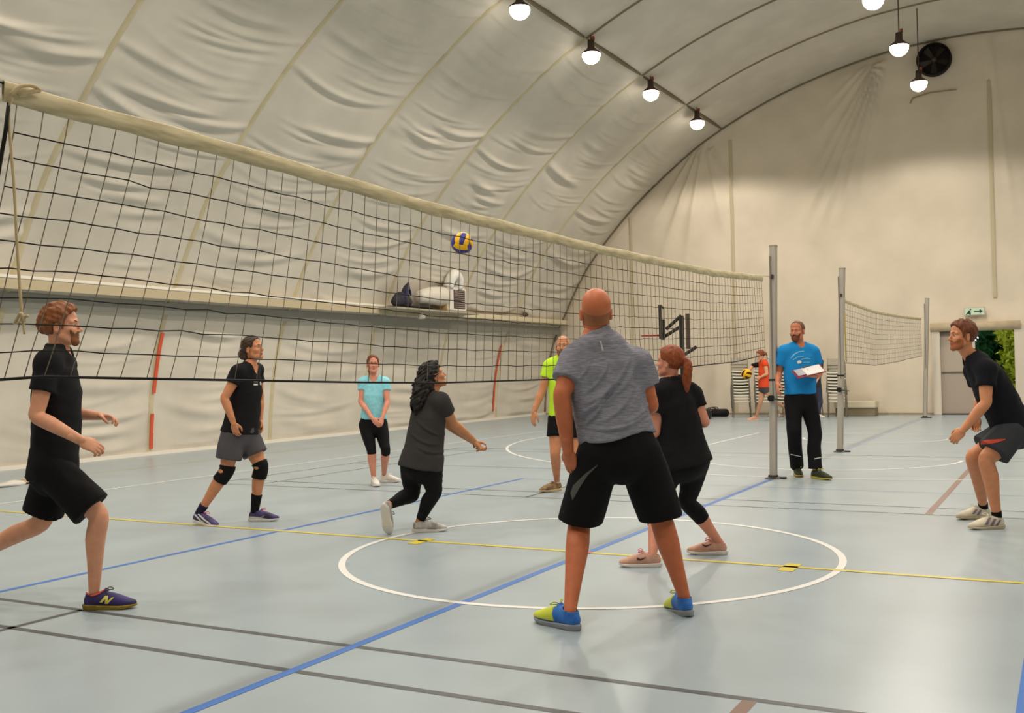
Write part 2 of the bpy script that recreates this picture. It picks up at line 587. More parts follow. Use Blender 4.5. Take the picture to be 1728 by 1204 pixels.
class Fld:
    def __init__(self, lo, hi, h):
        self.h = h
        self.lo = np.asarray(lo, float) - 3 * h
        n = np.ceil((np.asarray(hi, float) + 3 * h - self.lo) / h).astype(int) + 1
        self.ax = [self.lo[i] + h * np.arange(n[i]) for i in range(3)]
        self.F = np.full(n, BIG, np.float32)

    def box(self, lo, hi):
        sl = []
        for i in range(3):
            a = int(np.floor((lo[i] - self.lo[i]) / self.h))
            b = int(np.ceil((hi[i] - self.lo[i]) / self.h)) + 1
            a, b = max(a, 0), min(b, self.F.shape[i])
            if b <= a:
                return None
            sl.append(slice(a, b))
        return tuple(sl)

    def xyz(self, sl=None):
        sl = sl or (slice(None),) * 3
        return (self.ax[0][sl[0]].astype(np.float32)[:, None, None], self.ax[1][sl[1]].astype(np.float32)[None, :, None],
                self.ax[2][sl[2]].astype(np.float32)[None, None, :])

    def merge(self, sl, T, k, op='u'):
        A = self.F[sl]
        if op == 'sub':
            T = -T
            if k > 0:
                h = np.clip(.5 + .5 * (T - A) / k, 0, 1)
                self.F[sl] = A + (T - A) * h + k * h * (1 - h)
            else:
                self.F[sl] = np.maximum(A, T)
            return
        if k > 0:
            h = np.clip(.5 + .5 * (T - A) / k, 0, 1)
            self.F[sl] = T + (A - T) * h - k * h * (1 - h)
        else:
            self.F[sl] = np.minimum(A, T)

    def tube(self, pts, rad, right=None, k=.02, n=None, clip=(), grow=0.0, op='u'):
        pts = np.asarray(pts, float)
        rad = np.array([(r, r) if np.isscalar(r) else r for r in rad], float) + grow
        m = len(pts)
        if n is None:
            L = np.linalg.norm(np.diff(pts, axis=0), axis=1).sum()
            n = int(np.clip(L / max(.025, rad.mean() * .55), 2, 26)) + 1
        if m > 2:
            P = catmull(pts, n)
            Rr = np.stack([np.interp(np.linspace(0, m - 1, n), np.arange(m), rad[:, i]) for i in (0, 1)], 1)
            Rc = catmull(rad, n)
            Rr = np.maximum(.5 * Rr + .5 * Rc, .001)
        else:
            P, Rr, n = pts, rad, 2
        if right is None:
            right = np.array([[1.0, .13, .07]] * 2)
        right = np.asarray(right, float)
        if right.ndim == 1:
            right = np.array([right, right])
        RV = np.stack([np.interp(np.linspace(0, 1, n), np.linspace(0, 1, len(right)), right[:, i]) for i in range(3)], 1)
        mr = Rr.max() + .03 + k
        sl0 = self.box(P.min(0) - mr, P.max(0) + mr)
        if sl0 is None:
            return
        T = np.full(self.F[sl0].shape, BIG, np.float32)
        off = [s.start for s in sl0]
        for i in range(n - 1):
            a, b = P[i], P[i + 1]
            mm = max(Rr[i].max(), Rr[i + 1].max()) + .03 + k
            sl = self.box(np.minimum(a, b) - mm, np.maximum(a, b) + mm)
            if sl is None:
                continue
            X, Y, Z = self.xyz(sl)
            ab = b - a
            l2 = ab @ ab + 1e-12
            l = math.sqrt(l2)
            ax_ = ab / l
            e1 = RV[i] - ax_ * (RV[i] @ ax_)
            nn_ = np.linalg.norm(e1)
            if nn_ < 1e-4:
                e1 = np.cross(ax_, (.3, .8, .5))
                nn_ = np.linalg.norm(e1)
            e1 = e1 / nn_
            e2 = np.cross(ax_, e1)
            dx, dy, dz = X - a[0], Y - a[1], Z - a[2]
            u = dx * ax_[0] + dy * ax_[1] + dz * ax_[2]
            t = np.clip(u / l, 0, 1)
            w = u - t * l
            x = dx * e1[0] + dy * e1[1] + dz * e1[2]
            y = dx * e2[0] + dy * e2[1] + dz * e2[2]
            r1 = Rr[i, 0] + (Rr[i + 1, 0] - Rr[i, 0]) * t
            r2 = Rr[i, 1] + (Rr[i + 1, 1] - Rr[i, 1]) * t
            rz = np.minimum(r1, r2)
            xa, ya, wa = x / r1, y / r2, w / rz
            q = np.sqrt(xa * xa + ya * ya + wa * wa) + 1e-6
            g = np.sqrt((xa / r1) ** 2 + (ya / r2) ** 2 + (wa / rz) ** 2) + 1e-6
            d = q * (q - 1) / g
            ls = tuple(slice(s.start - o, s.stop - o) for s, o in zip(sl, off))
            T[ls] = np.minimum(T[ls], d)
        X, Y, Z = self.xyz(sl0)
        for (c, nrm) in clip:
            nrm = np.asarray(nrm, float) / np.linalg.norm(nrm)
            T = np.maximum(T, ((X - c[0]) * nrm[0] + (Y - c[1]) * nrm[1] + (Z - c[2]) * nrm[2]).astype(np.float32))
        self.merge(sl0, T, k, op)

    def ell(self, c, r, R=None, k=.02, op='u', clip=()):
        c, r = np.asarray(c, float), np.asarray(r, float) * np.ones(3)
        m = r.max() + .03 + k
        sl = self.box(c - m, c + m)
        if sl is None:
            return
        X, Y, Z = self.xyz(sl)
        dx, dy, dz = X - c[0], Y - c[1], Z - c[2]
        if R is not None:
            R = np.asarray(R)
            x, y, z = [(dx * R[0, i] + dy * R[1, i] + dz * R[2, i]) / r[i] for i in range(3)]
        else:
            x, y, z = dx / r[0], dy / r[1], dz / r[2]
        q = np.sqrt(x * x + y * y + z * z) + 1e-6
        g = np.sqrt((x / r[0]) ** 2 + (y / r[1]) ** 2 + (z / r[2]) ** 2) + 1e-6
        T = (q * (q - 1) / g).astype(np.float32)
        for (cc, nrm) in clip:
            nrm = np.asarray(nrm, float) / np.linalg.norm(nrm)
            T = np.maximum(T, (X - cc[0]) * nrm[0] + (Y - cc[1]) * nrm[1] + (Z - cc[2]) * nrm[2])
        self.merge(sl, T, k, op)

    def cut(self, c, nrm):
        """keep the side where (p-c).n < 0"""
        nrm = np.asarray(nrm, float) / np.linalg.norm(nrm)
        X, Y, Z = self.xyz()
        self.F = np.maximum(self.F, ((X - c[0]) * nrm[0] + (Y - c[1]) * nrm[1] + (Z - c[2]) * nrm[2]).astype(np.float32))

    def folds(self, amp, freq, seed, stretch=(1, 1, 1), n=7):
        r = np.random.RandomState(seed)
        X, Y, Z = self.xyz()
        acc = 0
        for _ in range(n):
            d = r.normal(size=3) * np.array(stretch)
            d = d / np.linalg.norm(d) * freq * r.uniform(.5, 1.5)
            acc = acc + np.sin(X * d[0] + Y * d[1] + Z * d[2] + r.uniform(0, 6.28))
        self.F = self.F + (amp / math.sqrt(n) * acc).astype(np.float32)

    def mesh(self):
        F = self.F
        s = F < 0
        cs = [s[a:s.shape[0] - 1 + a, b:s.shape[1] - 1 + b, c:s.shape[2] - 1 + c] for a in (0, 1) for b in (0, 1) for c in (0, 1)]
        cnt = sum(c.astype(np.int8) for c in cs)
        act = (cnt > 0) & (cnt < 8)
        I, J, K = np.nonzero(act)
        idx = np.full(act.shape, -1, np.int32)
        idx[I, J, K] = np.arange(len(I))
        pos = np.zeros((len(I), 3))
        num = np.zeros(len(I))
        for a in range(8):
            for ax_ in range(3):
                o = np.array([(a >> 2) & 1, (a >> 1) & 1, a & 1])
                if o[ax_]:
                    continue
                o2 = o.copy()
                o2[ax_] = 1
                fa = F[I + o[0], J + o[1], K + o[2]].astype(float)
                fb = F[I + o2[0], J + o2[1], K + o2[2]].astype(float)
                mk = (fa < 0) != (fb < 0)
                t = np.where(mk, fa / np.where(fa == fb, 1, fa - fb), 0)
                p = o[None, :] + np.zeros((len(I), 3))
                p[:, ax_] += t
                pos += p * mk[:, None]
                num += mk
        pos = pos / np.maximum(num, 1)[:, None] + np.stack([I, J, K], 1)
        V = self.lo + self.h * pos
        Q = []
        for ax_ in range(3):
            A = np.moveaxis(s, ax_, 0)
            id_ = np.moveaxis(idx, ax_, 0)
            e = A[:-1, 1:-1, 1:-1] != A[1:, 1:-1, 1:-1]
            i, j, k = np.nonzero(e)
            j, k = j + 1, k + 1
            q = np.stack([id_[i, j - 1, k - 1], id_[i, j, k - 1], id_[i, j, k], id_[i, j - 1, k]], 1)
            flip = ~A[i, j, k]
            if ax_ == 1:
                flip = ~flip
            q[flip] = q[flip][:, ::-1]
            Q.append(q)
        Q = np.vstack(Q)
        Q = Q[(Q >= 0).all(1)]
        return V, Q


def xform(VQ, M3, t, s=1.0):
    V, Q = VQ
    M3 = np.asarray(M3, float)
    V2 = (V * s) @ M3.T + np.asarray(t)
    if np.linalg.det(M3) < 0:
        Q = Q[:, ::-1]
    return V2, Q


def joinm(parts):
    V, Q, n = [], [], 0
    for v, q in parts:
        V.append(v)
        Q.append(q + n)
        n += len(v)
    return np.vstack(V), np.vstack(Q)


def unit(v):
    v = np.asarray(v, float)
    return v / (np.linalg.norm(v) + 1e-12)


def cv(r, u, a):
    """camera-aligned direction: right, up, away from the viewer"""
    fl_ = unit([FW[0], FW[1], 0])
    rt_ = unit([RT[0], RT[1], 0])
    return r * rt_ + u * np.array([0, 0, 1.0]) + a * fl_


# ---- hand in its own frame: x towards the thumb, y along the fingers, z the back of the hand
HAND = {}


def hand_mesh(curl, h):
    key = (round(curl, 2), h)
    if key in HAND:
        return HAND[key]
    F = Fld((-.085, -.075, -.11), (.085, .21, .06), h)
    F.tube([(0, -.07, 0), (0, -.03, 0), (0, .0, 0), (0, .03, 0), (0.0, .06, -.002), (0, .085, -.004)],
           [(.026, .022), (.0265, .021), (.027, .019), (.036, .0165), (.041, .0145), (.038, .012)], right=(1, 0, 0), k=.006)
    F.ell((.026, .035, -.008), (.017, .03, .014), k=.012)
    F.ell((-.026, .03, -.008), (.013, .03, .012), k=.012)
    for i, (x, L, yb) in enumerate(((.030, .073, .088), (.0105, .081, .093), (-.0095, .075, .090), (-.0285, .059, .082))):
        p = np.array([x, yb - .012, -.003])
        ang = .12 + curl * .25
        sp = (x * 3.0) * (1 - .7 * min(1, curl))
        pts = [p - np.array([0, .022, 0])]
        pts.append(p)
        for f, dc in ((.46, .75), (.31, 1.0), (.25, .8)):
            d = np.array([sp, math.cos(ang), -math.sin(ang)])
            p = p + L * f * d / np.linalg.norm(d)
            pts.append(p)
            ang += dc * curl
        F.tube(pts, [.0105, .0102, .0095, .0086, .0070], k=.003, n=9)
    a = np.array([.026, .012, -.006])
    d1 = unit([.62, .75, -.22 - .2 * curl])
    d2 = unit([.35 - .45 * curl, .9, -.28 - .35 * curl])
    d3 = unit([.15 - .75 * curl, .9, -.30 - .35 * curl])
    b = a + d1 * .046
    c = b + d2 * .034
    F.tube([a, b, c, c + d3 * .026], [.0165, .0125, .0105, .0082], k=.007, n=9)
    HAND[key] = F.mesh()
    return HAND[key]


# ---- head in its own frame: x to the head's right, y forward (face), z up; origin mid-skull
def skull(F, k=.02):
    F.ell((0, -.018, .035), (.0745, .093, .086), k=k)
    F.ell((0, .0, .055), (.066, .088, .066), k=k)


def head_field(h, fem=0.0, neck=None, chin=1.0):
    F = Fld((-.12, -.15, -.26), (.12, .15, .15), h)
    skull(F)
    F.ell((0, .030, -.030), (.0615 - .003 * fem, .062, .083), k=.022)
    F.tube([(-.050 + .004 * fem, .005, -.060), (-.034, .050, -.088), (0, .072, -.098 * chin), (.034, .050, -.088), (.050 - .004 * fem, .005, -.060)],
           [.018, .019, .020, .019, .018], k=.025, n=9)
    F.ell((0, .076, -.100 * chin), (.020, .015, .016), k=.014)
    F.tube([(-.045, .070, .022), (0, .086, .026), (.045, .070, .022)], [.011, .0125, .011], k=.016 if fem < .5 else .022, n=5)
    for s in (-1, 1):
        F.ell((.031 * s, .096, .003), (.017, .014, .0125), k=.010, op='sub')
        F.ell((.042 * s, .062, -.026), (.022, .022, .020), k=.022)
    F.tube([(0, .085, .012), (0, .101, -.012), (0, .113, -.030)], [.0072, .0082, .0092], k=.010, n=5)
    for s in (-1, 1):
        F.ell((.0095 * s, .100, -.033), (.0068, .009, .0068), k=.006)
    F.tube([(-.023, .077, -.062), (-.008, .0885, -.0570), (0, .0885, -.0585), (.008, .0885, -.0570), (.023, .077, -.062)], [.004, .0062, .0062, .0062, .004], k=.006, n=8)
    F.tube([(-.021, .077, -.0645), (0, .0875, -.071), (.021, .077, -.0645)], [.004, .0072, .004], k=.006, n=6)
    F.ell((0, .092, -.0642), (.020, .007, .0018), k=.003, op='sub')
    for s in (-1, 1):
        a = .35 * s
        Rm = np.array([[math.cos(a), math.sin(a), 0], [-math.sin(a), math.cos(a), 0], [0, 0, 1]])
        F.ell((.078 * s, -.010, -.012), (.009, .020, .032), Rm, k=.006)
        F.ell((.088 * s, -.007, -.008), (.007, .011, .019), Rm, k=.004, op='sub')
    if neck is not None:
        nb = np.asarray(neck, float)
        r = .056 - .010 * fem
        F.tube([(0, -.022, -.035), (0, -.022, -.09), .45 * np.array([0, -.022, -.09]) + .55 * nb, nb], [r * 1.02, r, r * .98, r * 1.12], k=.022, n=7)
    return F


def hairline(style):
    """lowest hair height for a head-frame y: list of (y, z)"""
    return {
        'short': ([-.14, -.06, -.035, -.03, .012, .022, .045, .062, .10], [-.085, -.085, -.055, .02, .028, -.02, .045, .068, .115]),
        'receding': ([-.14, -.05, -.03, -.025, .012, .020, .035, .05, .10], [-.08, -.08, -.05, .015, .02, -.015, .062, .10, .13]),
        'long': ([-.14, -.05, -.02, .0, .02, .040, .056, .066, .10], [-.095, -.095, -.04, .03, .012, .025, .06, .078, .12]),
    }[style]


HEADC = {}


def hair_mesh(h, style, th, seed, tails=(), rough=.003, top=1.0):
    F = Fld((-.20, -.30, -.47), (.20, .16, .19), h)
    skull(F)
    X, Y, Z = F.xyz()
    extra = (th * (1 + .55 * np.clip((Z - .04) / .09, 0, 1) * top)).astype(np.float32)
    F.F = F.F - extra
    ys, zs = hairline(style)
    F.F = np.maximum(F.F, (np.interp(Y, ys, zs) - Z).astype(np.float32) * .6 + 0 * F.F)
    for pts, rad in tails:
        F.tube(pts, rad, k=.02)
    r = np.random.RandomState(seed)
    acc = 0
    for _ in range(10):
        d = r.normal(size=3) * np.array([1.0, .55, .5])
        d = d / np.linalg.norm(d) * r.uniform(90, 260)
        acc = acc + np.sin(X * d[0] + Y * d[1] + Z * d[2] + r.uniform(0, 6.28))
    F.F = F.F + (rough * acc / 3).astype(np.float32)
    return F.mesh()


# ---- shoe in its own frame: y towards the toe, ankle above the origin, z up, sole on z=0
SHOE = {}


def shoe_meshes(h, high=0.0):
    key = (h, high)
    if key in SHOE:
        return SHOE[key]
    F = Fld((-.07, -.12, -.01), (.07, .24, .17), h)
    F.tube([(0, -.062, .045), (0, -.03, .055), (0, .03, .058), (0, .09, .050), (0, .15, .038), (0, .193, .032)],
           [(.031, .040), (.036, .048), (.040, .047), (.044, .040), (.043, .029), (.028, .020)], right=(1, 0, 0), k=.01)
    F.tube([(0, -.038, .05), (0, -.036, .085 + high * .5), (0, -.036, .100 + high)], [(.034, .042), (.037, .047), (.038, .050)], right=(1, 0, 0), k=.012,
           clip=[((0, -.036, .096 + high), (0, -.12, 1))])
    F.tube([(0, .02, .085), (0, .035, .112 + high)], [(.024, .010), (.022, .007)], right=(1, 0, 0), k=.012)
    F.tube([(0, -.036, .085 + high), (0, -.036, .15 + high)], [(.031, .037), (.034, .043)], right=(1, 0, 0), k=.004, op='sub')
    F.cut((0, 0, .020), (0, 0, -1))
    up = F.mesh()
    G = Fld((-.07, -.12, -.01), (.07, .24, .06), h)
    X, Y, Z = G.xyz()
    foot = np.interp(G.ax[1], [-.125, -.10, -.06, -.01, .05, .12, .165, .20, .215, .225], [-.05, .008, .036, .036, .037, .047, .045, .026, .006, -.05])[None, :, None]
    d = np.abs(X) - foot - .15 * np.clip(Z - .0, 0, .03)
    z0 = .000 + np.interp(G.ax[1], [-.11, -.08, .12, .22], [.006, 0, 0, .016])[None, :, None]
    z1 = np.interp(G.ax[1], [-.11, .0, .12, .22], [.034, .028, .024, .030])[None, :, None]
    G.F = np.maximum(np.maximum(d * .75, z0 - Z), Z - z1).astype(np.float32)
    SHOE[key] = (up, G.mesh())
    return SHOE[key]


BVH = {}


def ray_decal(name, strips, target, m, parent, off=.003):
    """flat print laid on a garment: strips are lists of pixel pairs (edge a, edge b)"""
    me = target.data
    mw = np.array(target.matrix_world) if target.parent is None else np.array(target_mw(target))
    key = target.name
    if key not in BVH:
        V = np.empty(len(me.vertices) * 3)
        me.vertices.foreach_get('co', V)
        V = V.reshape(-1, 3) @ mw[:3, :3].T + mw[:3, 3]
        BVH[key] = BVHTree.FromPolygons([tuple(v) for v in V], [tuple(p.vertices) for p in me.polygons])
    bv = BVH[key]
    mb = MB()
    for st in strips:
        st = np.array(st, float)                       # (n, 2, 2)
        n = max(2, int(np.abs(np.diff(st.mean(1), axis=0)).sum() / 1.5) + 1)
        tt = np.linspace(0, len(st) - 1, n)
        A = np.stack([np.interp(tt, range(len(st)), st[:, 0, i]) for i in (0, 1)], 1)
        B = np.stack([np.interp(tt, range(len(st)), st[:, 1, i]) for i in (0, 1)], 1)
        rows, ok = [], True
        for i in range(n):
            row = []
            for f in (0, .34, .67, 1):
                q = A[i] + (B[i] - A[i]) * f
                d = unit(FW + (q[0] - 864) / FPX * RT - (q[1] - 602) / FPX * UP)
                hit = bv.ray_cast(Vector(CAM), Vector(d))
                row.append(None if hit[0] is None else np.array(hit[0]) - d * off)
            rows.append(row)
        vs_, fs_ = [], []
        ids = {}
        for i, row in enumerate(rows):
            for j, p in enumerate(row):
                if p is not None:
                    ids[i, j] = len(vs_)
                    vs_.append(p)
        for i in range(n - 1):
            for j in range(3):
                kk = [(i, j), (i, j + 1), (i + 1, j + 1), (i + 1, j)]
                if all(k in ids for k in kk):
                    pp = [vs_[ids[k]] for k in kk]
                    if max(np.linalg.norm(pp[0] - pp[2]), np.linalg.norm(pp[1] - pp[3])) < .08:
                        fs_.append(tuple(ids[k] for k in kk))
        mb.add(vs_, fs_)
    if not mb.F:
        return None
    o = mb.build(name, m, None, True)
    o.parent = parent
    o.matrix_parent_inverse = Matrix(target_mw(parent)).inverted()
    return o


def target_mw(o):
    M = o.matrix_basis.copy()
    if o.parent is not None:
        M = Matrix(target_mw(o.parent)) @ o.matrix_parent_inverse @ M
    return M


def world_child(name, VQ, m, root, smooth=True):
    V, Q = VQ
    o = link(name, mesh_np(name, V - np.array(root.location), Q, smooth), m, root)
    return o


LOG = []


class Person:
    """a posed figure; joints are 3-D points, limbs taper, clothes are offset surfaces of the same figure"""

    def __init__(s, label, crop, D=None, feet=None, scale=1.0, fem=0.0, vox=.010, hvox=.0045, group=None):
        s.org, s.sc = np.array(crop[:2], float), crop[2]
        s.k, s.fem, s.vox, s.hvox = scale, fem, vox, hvox
        s.feet = {}
        ds = []
        for side, f in (feet or {}).items():
            q = s.px(*f['at'])
            base = floor_pt(*q)
            s.feet[side] = dict(f, base=base)
            ds.append(depth_of(base))
        s.D = D if D is not None else float(np.mean(ds))
        mid = np.mean([f['base'] for f in s.feet.values()], axis=0) if s.feet else floor_pt(*s.px(0, 0))
        s.root = empty('person', (mid[0], mid[1], 0))
        tag(s.root, label, 'person', group)
        s.J = {}
        s.wmul = np.ones((7, 2))

    def px(s, u, v):
        return s.org[0] + u * s.sc, s.org[1] + v * s.sc

    def P(s, u, v, off=0.0):
        return pix(*s.px(u, v), s.D + off)

    def joints(s, **kw):
        for n, v in kw.items():
            s.J[n] = s.P(*v) if len(v) == 3 else s.P(v[0], v[1])
        for side, f in s.feet.items():
            fd = unit(cv(f['dir'][0], 0, f['dir'][1]))
            p, lift = math.radians(f.get('pitch', 0)), f.get('lift', 0.0)
            toe_dir = fd * math.cos(p) - np.array([0, 0, 1]) * math.sin(p)   # positive pitch: heel up
            upv = fd * math.sin(p) + np.array([0, 0, 1]) * math.cos(p)
            rgt = np.cross(fd, (0, 0, 1))
            L = s.k
            # 'at' is where the sole meets the floor: 0 = heel end, 1 = toe end along the sole
            t = f.get('t', .5)
            yl = (-.11 + .33 * t) * L
            org = f['base'] + np.array([0, 0, lift]) - toe_dir * yl
            s.feet[side].update(M=np.stack([rgt, toe_dir, upv], 1), org=org)
            s.J['ank' + side] = org + (upv * .095 - toe_dir * .036) * L
        J = s.J
        J['hipc'] = (J['hipL'] + J['hipR']) / 2
        s.spine = unit(J['neck'] - J['hipc'])
        s.right = unit(J['shR'] - J['shL'])
        s.fwd = unit(np.cross((0, 0, 1), s.right)) if abs(s.spine[2]) > .5 else unit(np.cross(s.spine, s.right))
        s.fwd = unit(np.cross(s.spine, s.right))
        s.hright = unit(J['hipR'] - J['hipL'])
        d = lambda a, b: round(float(np.linalg.norm(J[a] - J[b])), 2)
        LOG.append((s.root['label'][:34], 'D%.1f' % s.D, 'trunk', d('hipc', 'neck'), 'sh', d('shL', 'shR'),
                    'uarm', d('shL', 'elL'), d('shR', 'elR'), 'farm', d('elL', 'wrL'), d('elR', 'wrR'),
                    'thigh', d('hipL', 'knL'), d('hipR', 'knR'), 'shin', d('knL', 'ankL'), d('knR', 'ankR')))

    def spine_pts(s):
        J, k = s.J, s.k
        L = lambda t: J['hipc'] + (J['neck'] - J['hipc']) * t
        b = s.fwd
        bend = getattr(s, 'bend', 0.0)
        pts = [L(0) - s.spine * .055 * k, L(-.02), L(.18) + b * .004 - b * bend * .5, L(.38) + b * .004 - b * bend, L(.62) - b * bend, L(.86) - b * (.010 + bend * .6), L(1.0) - b * .008]
        f = s.fem
        rad = np.array([(.085, .085), (.160 + .008 * f, .112), (.155 - .006 * f, .106), (.140 - .018 * f, .100), (.160 - .020 * f, .113), (.150 - .020 * f, .092), (.070, .066)]) * k * s.wmul
        rt = [s.hright, s.hright, s.hright * .8 + s.right * .2, s.hright * .5 + s.right * .5, s.right, s.right, s.right]
        return pts, rad, rt

    def leg_pts(s, side):
        J, k = s.J, s.k
        h, n, a = J['hip' + side], J['kn' + side], J['ank' + side]
        bd = unit(n - (h + a) / 2)
        if np.linalg.norm(n - (h + a) / 2) < .02:
            bd = unit(s.feet[side]['M'][:, 1])
        back = -bd
        m = getattr(s, 'legmul', 1.0)
        pts = [h, h + (n - h) * .35, h + (n - h) * .75, n, n + (a - n) * .28 + back * .012, n + (a - n) * .62 + back * .004, a + (n - a) * .10, a + (a - n) * .02]
        rad = np.array([.092, .086, .066, .056, .057, .043, .033, .029]) * k * m
        return pts, rad

    def arm_pts(s, side):
        J, k = s.J, s.k
        a, b, c = J['sh' + side], J['el' + side], J['wr' + side]
        m = getattr(s, 'armmul', 1.0) * (1 - .12 * s.fem)
        pts = [a, a + (b - a) * .4, a + (b - a) * .8, b, b + (c - b) * .28, b + (c - b) * .7, c]
        rad = np.array([.060, .052, .044, .041, .043, .033, .0265]) * k * m
        return pts, rad

    def bounds(s, keys, pad):
        P = np.array([s.J[q] for q in keys])
        return P.min(0) - pad, P.max(0) + pad

    def body(s, m_skin, hands):
        J, k = s.J, s.k
        keys = [q for q in J if q != 'head']
        lo, hi = s.bounds(keys, .15)
        lo[2] = max(lo[2], -.02)
        F = Fld(lo, hi, s.vox)
        pts, rad, rt = s.spine_pts()
        F.tube(pts, rad, right=rt, k=.02)
        for side in 'LR':
            F.ell(J['sh' + side] + (J['neck'] - J['sh' + side]) * .1, .062 * k, k=.05)
            F.tube([J['neck'] + s.spine * .0, J['sh' + side]], [.042 * k, .046 * k], k=.03)
            F.tube(*s.leg_pts(side), k=.03)
            F.tube(*s.arm_pts(side), k=.025)
        parts = [F.mesh()]
        # hands
        for side in 'LR':
            hd = hands.get(side, {})
            tip = s.P(*hd['tip']) if 'tip' in hd else J['wr' + side] + unit(J['wr' + side] - J['el' + side])
            yv = unit(tip - J['wr' + side])
            zb = cv(*hd['back']) if 'back' in hd else (s.right if side == 'R' else -s.right)
            zb = unit(zb - yv * (zb @ yv))
            tv = np.cross(zb, yv) if side == 'R' else np.cross(yv, zb)
            parts.append(xform(hand_mesh(hd.get('curl', .45), s.hvox), np.stack([tv, yv, zb], 1), J['wr' + side], k * .97 * (1 - .08 * s.fem)))
        # head
        H = s.head
        parts.append(xform(head_field(s.hvox, s.fem, neck=H['neck_local'], chin=H.get('chin', 1.0)).mesh(), H['M'], H['c'], H['s']))
        s.bodyobj = world_child('body', joinm(parts), m_skin, s.root)
        return s.bodyobj

    def set_head(s, at, fwd, up=(0, 1, 0), size=1.0):
        c = s.P(*at)
        y = unit(cv(*fwd))
        z = cv(*up)
        z = unit(z - y * (z @ y))
        x = np.cross(y, z)
        M = np.stack([x, y, z], 1)
        nb = s.J['neck'] - s.spine * .01
        s.J['head'] = c
        s.head = dict(M=M, c=c, s=size * s.k, neck_local=(M.T @ (nb - c)) / (size * s.k))

    def face(s, iris='4a3a2a', brow='3a2a20', m_lip=None):
        H = s.head
        for sx in (-1, 1):
            c = H['c'] + H['M'] @ (np.array([.031 * sx, .0735, .003]) * H['s'])
            e = MB().lathe([(0, .0125), (.006, .011), (.0105, .0068), (.0122, .001), (.0105, -.0066), (.006, -.011), (0, -.0125)], n=12)
            o = e.build('eye', mat('eye_white', 'b9aca2', rough=.3), s.root, True)
            o.matrix_local = Matrix.Translation(Vector(c - np.array(s.root.location))) @ Matrix((H['M'] * H['s']).tolist()).to_4x4()
            i_ = MB().lathe([(0, .0022), (.004, .0016), (.0062, 0)], n=12, R=[[1, 0, 0], [0, 0, 1], [0, -1, 0]])
            p = i_.build('iris', mat('iris_' + iris, iris, rough=.2), o, True)
            p.location = (0, .0112, 0)
        mb = MB()
        for sx in (-1, 1):
            pts = [np.array([x * sx, y, z]) for x, y, z in ((.014, .0930, .0235), (.026, .0905, .0275), (.038, .0825, .0275), (.047, .0720, .0225))]
            mb2 = MB()
            mb2.tube(catmull(pts, 8), np.array([.0035, .0045, .0046, .0044, .004, .0035, .003, .002]) * 1.0, 6)
            mb.add(np.array(mb2.V), mb2.F)
        V = np.array(mb.V)
        o = mb.build('eyebrow', mat('brow_' + brow, brow, rough=.8), s.root, True)
        o.matrix_local = Matrix.Translation(Vector(H['c'] - np.array(s.root.location))) @ Matrix((H['M'] * H['s']).tolist()).to_4x4()
        lm = MB()
        lm.tube(catmull([(-.020, .0835, -.0625), (-.008, .0945, -.0590), (0, .0940, -.0602), (.008, .0945, -.0590), (.020, .0835, -.0625)], 9), [.002, .0032, .004, .0042, .0042, .0042, .004, .0032, .002], 6)
        lm2 = MB()
        lm2.tube(catmull([(-.018, .0835, -.0655), (0, .0940, -.0705), (.018, .0835, -.0655)], 7), [.002, .004, .0052, .0056, .0052, .004, .002], 6)
        lm.add(lm2.V, lm2.F)
        o = lm.build('lips', mat('lips', 'a8604e', rough=.5), s.root, True)
        o.matrix_local = Matrix.Translation(Vector(H['c'] - np.array(s.root.location))) @ Matrix((H['M'] * H['s']).tolist()).to_4x4()

    def beard(s, m, th=.004, zmax=-.028, ymin=.0, hv=None):
        H = s.head
        F = head_field(s.hvox, s.fem)
        X, Y, Z = F.xyz()
        F.F = F.F - th
        top = np.interp(np.abs(F.ax[0]), [0, .018, .03, .055, .075], [-.040, -.040, -.050, -.040, -.010])[:, None, None]
        F.F = np.maximum(F.F, (Z - top).astype(np.float32))
        F.F = np.maximum(F.F, (ymin - Y).astype(np.float32) + 0 * F.F)
        F.ell((0, .10, -.064), (.021, .03, .009), k=.004, op='sub')
        V = xform(F.mesh(), H['M'], H['c'], H['s'])
        return world_child('beard', V, m, s.root)

    def hair(s, m, style, th=.014, seed=1, tails=(), rough=.003, top=1.0):
        H = s.head
        return world_child('hair', xform(hair_mesh(max(.004, s.hvox), style, th, seed, tails, rough, top), H['M'], H['c'], H['s']), m, s.root)

    def loc(s, u, v, off):
        H = s.head
        return H['M'].T @ (s.P(u, v, off) - H['c']) / H['s']

    def stubble(s, m, zlo=-.085, zhi=.045, th=.003):
        """cropped hair band left on a bald head"""
        H = s.head
        F = head_field(.004, s.fem, neck=H['neck_local'])
        X, Y, Z = F.xyz()
        F.F = F.F - th
        top = np.interp(F.ax[1], [-.12, -.06, 0, .04], [zhi - .055, zhi - .04, zhi, zhi])[None, :, None]
        F.F = np.maximum(F.F, (Z - top).astype(np.float32) * .8)
        F.F = np.maximum(F.F, (zlo - Z).astype(np.float32))
        F.F = np.maximum(F.F, (Y - .028).astype(np.float32) + 0 * F.F)
        F.F = np.maximum(F.F, (np.abs(X) - .0685).astype(np.float32) + 0 * F.F)
        return world_child('cropped_hair', xform(F.mesh(), H['M'], H['c'], H['s']), m, s.root)

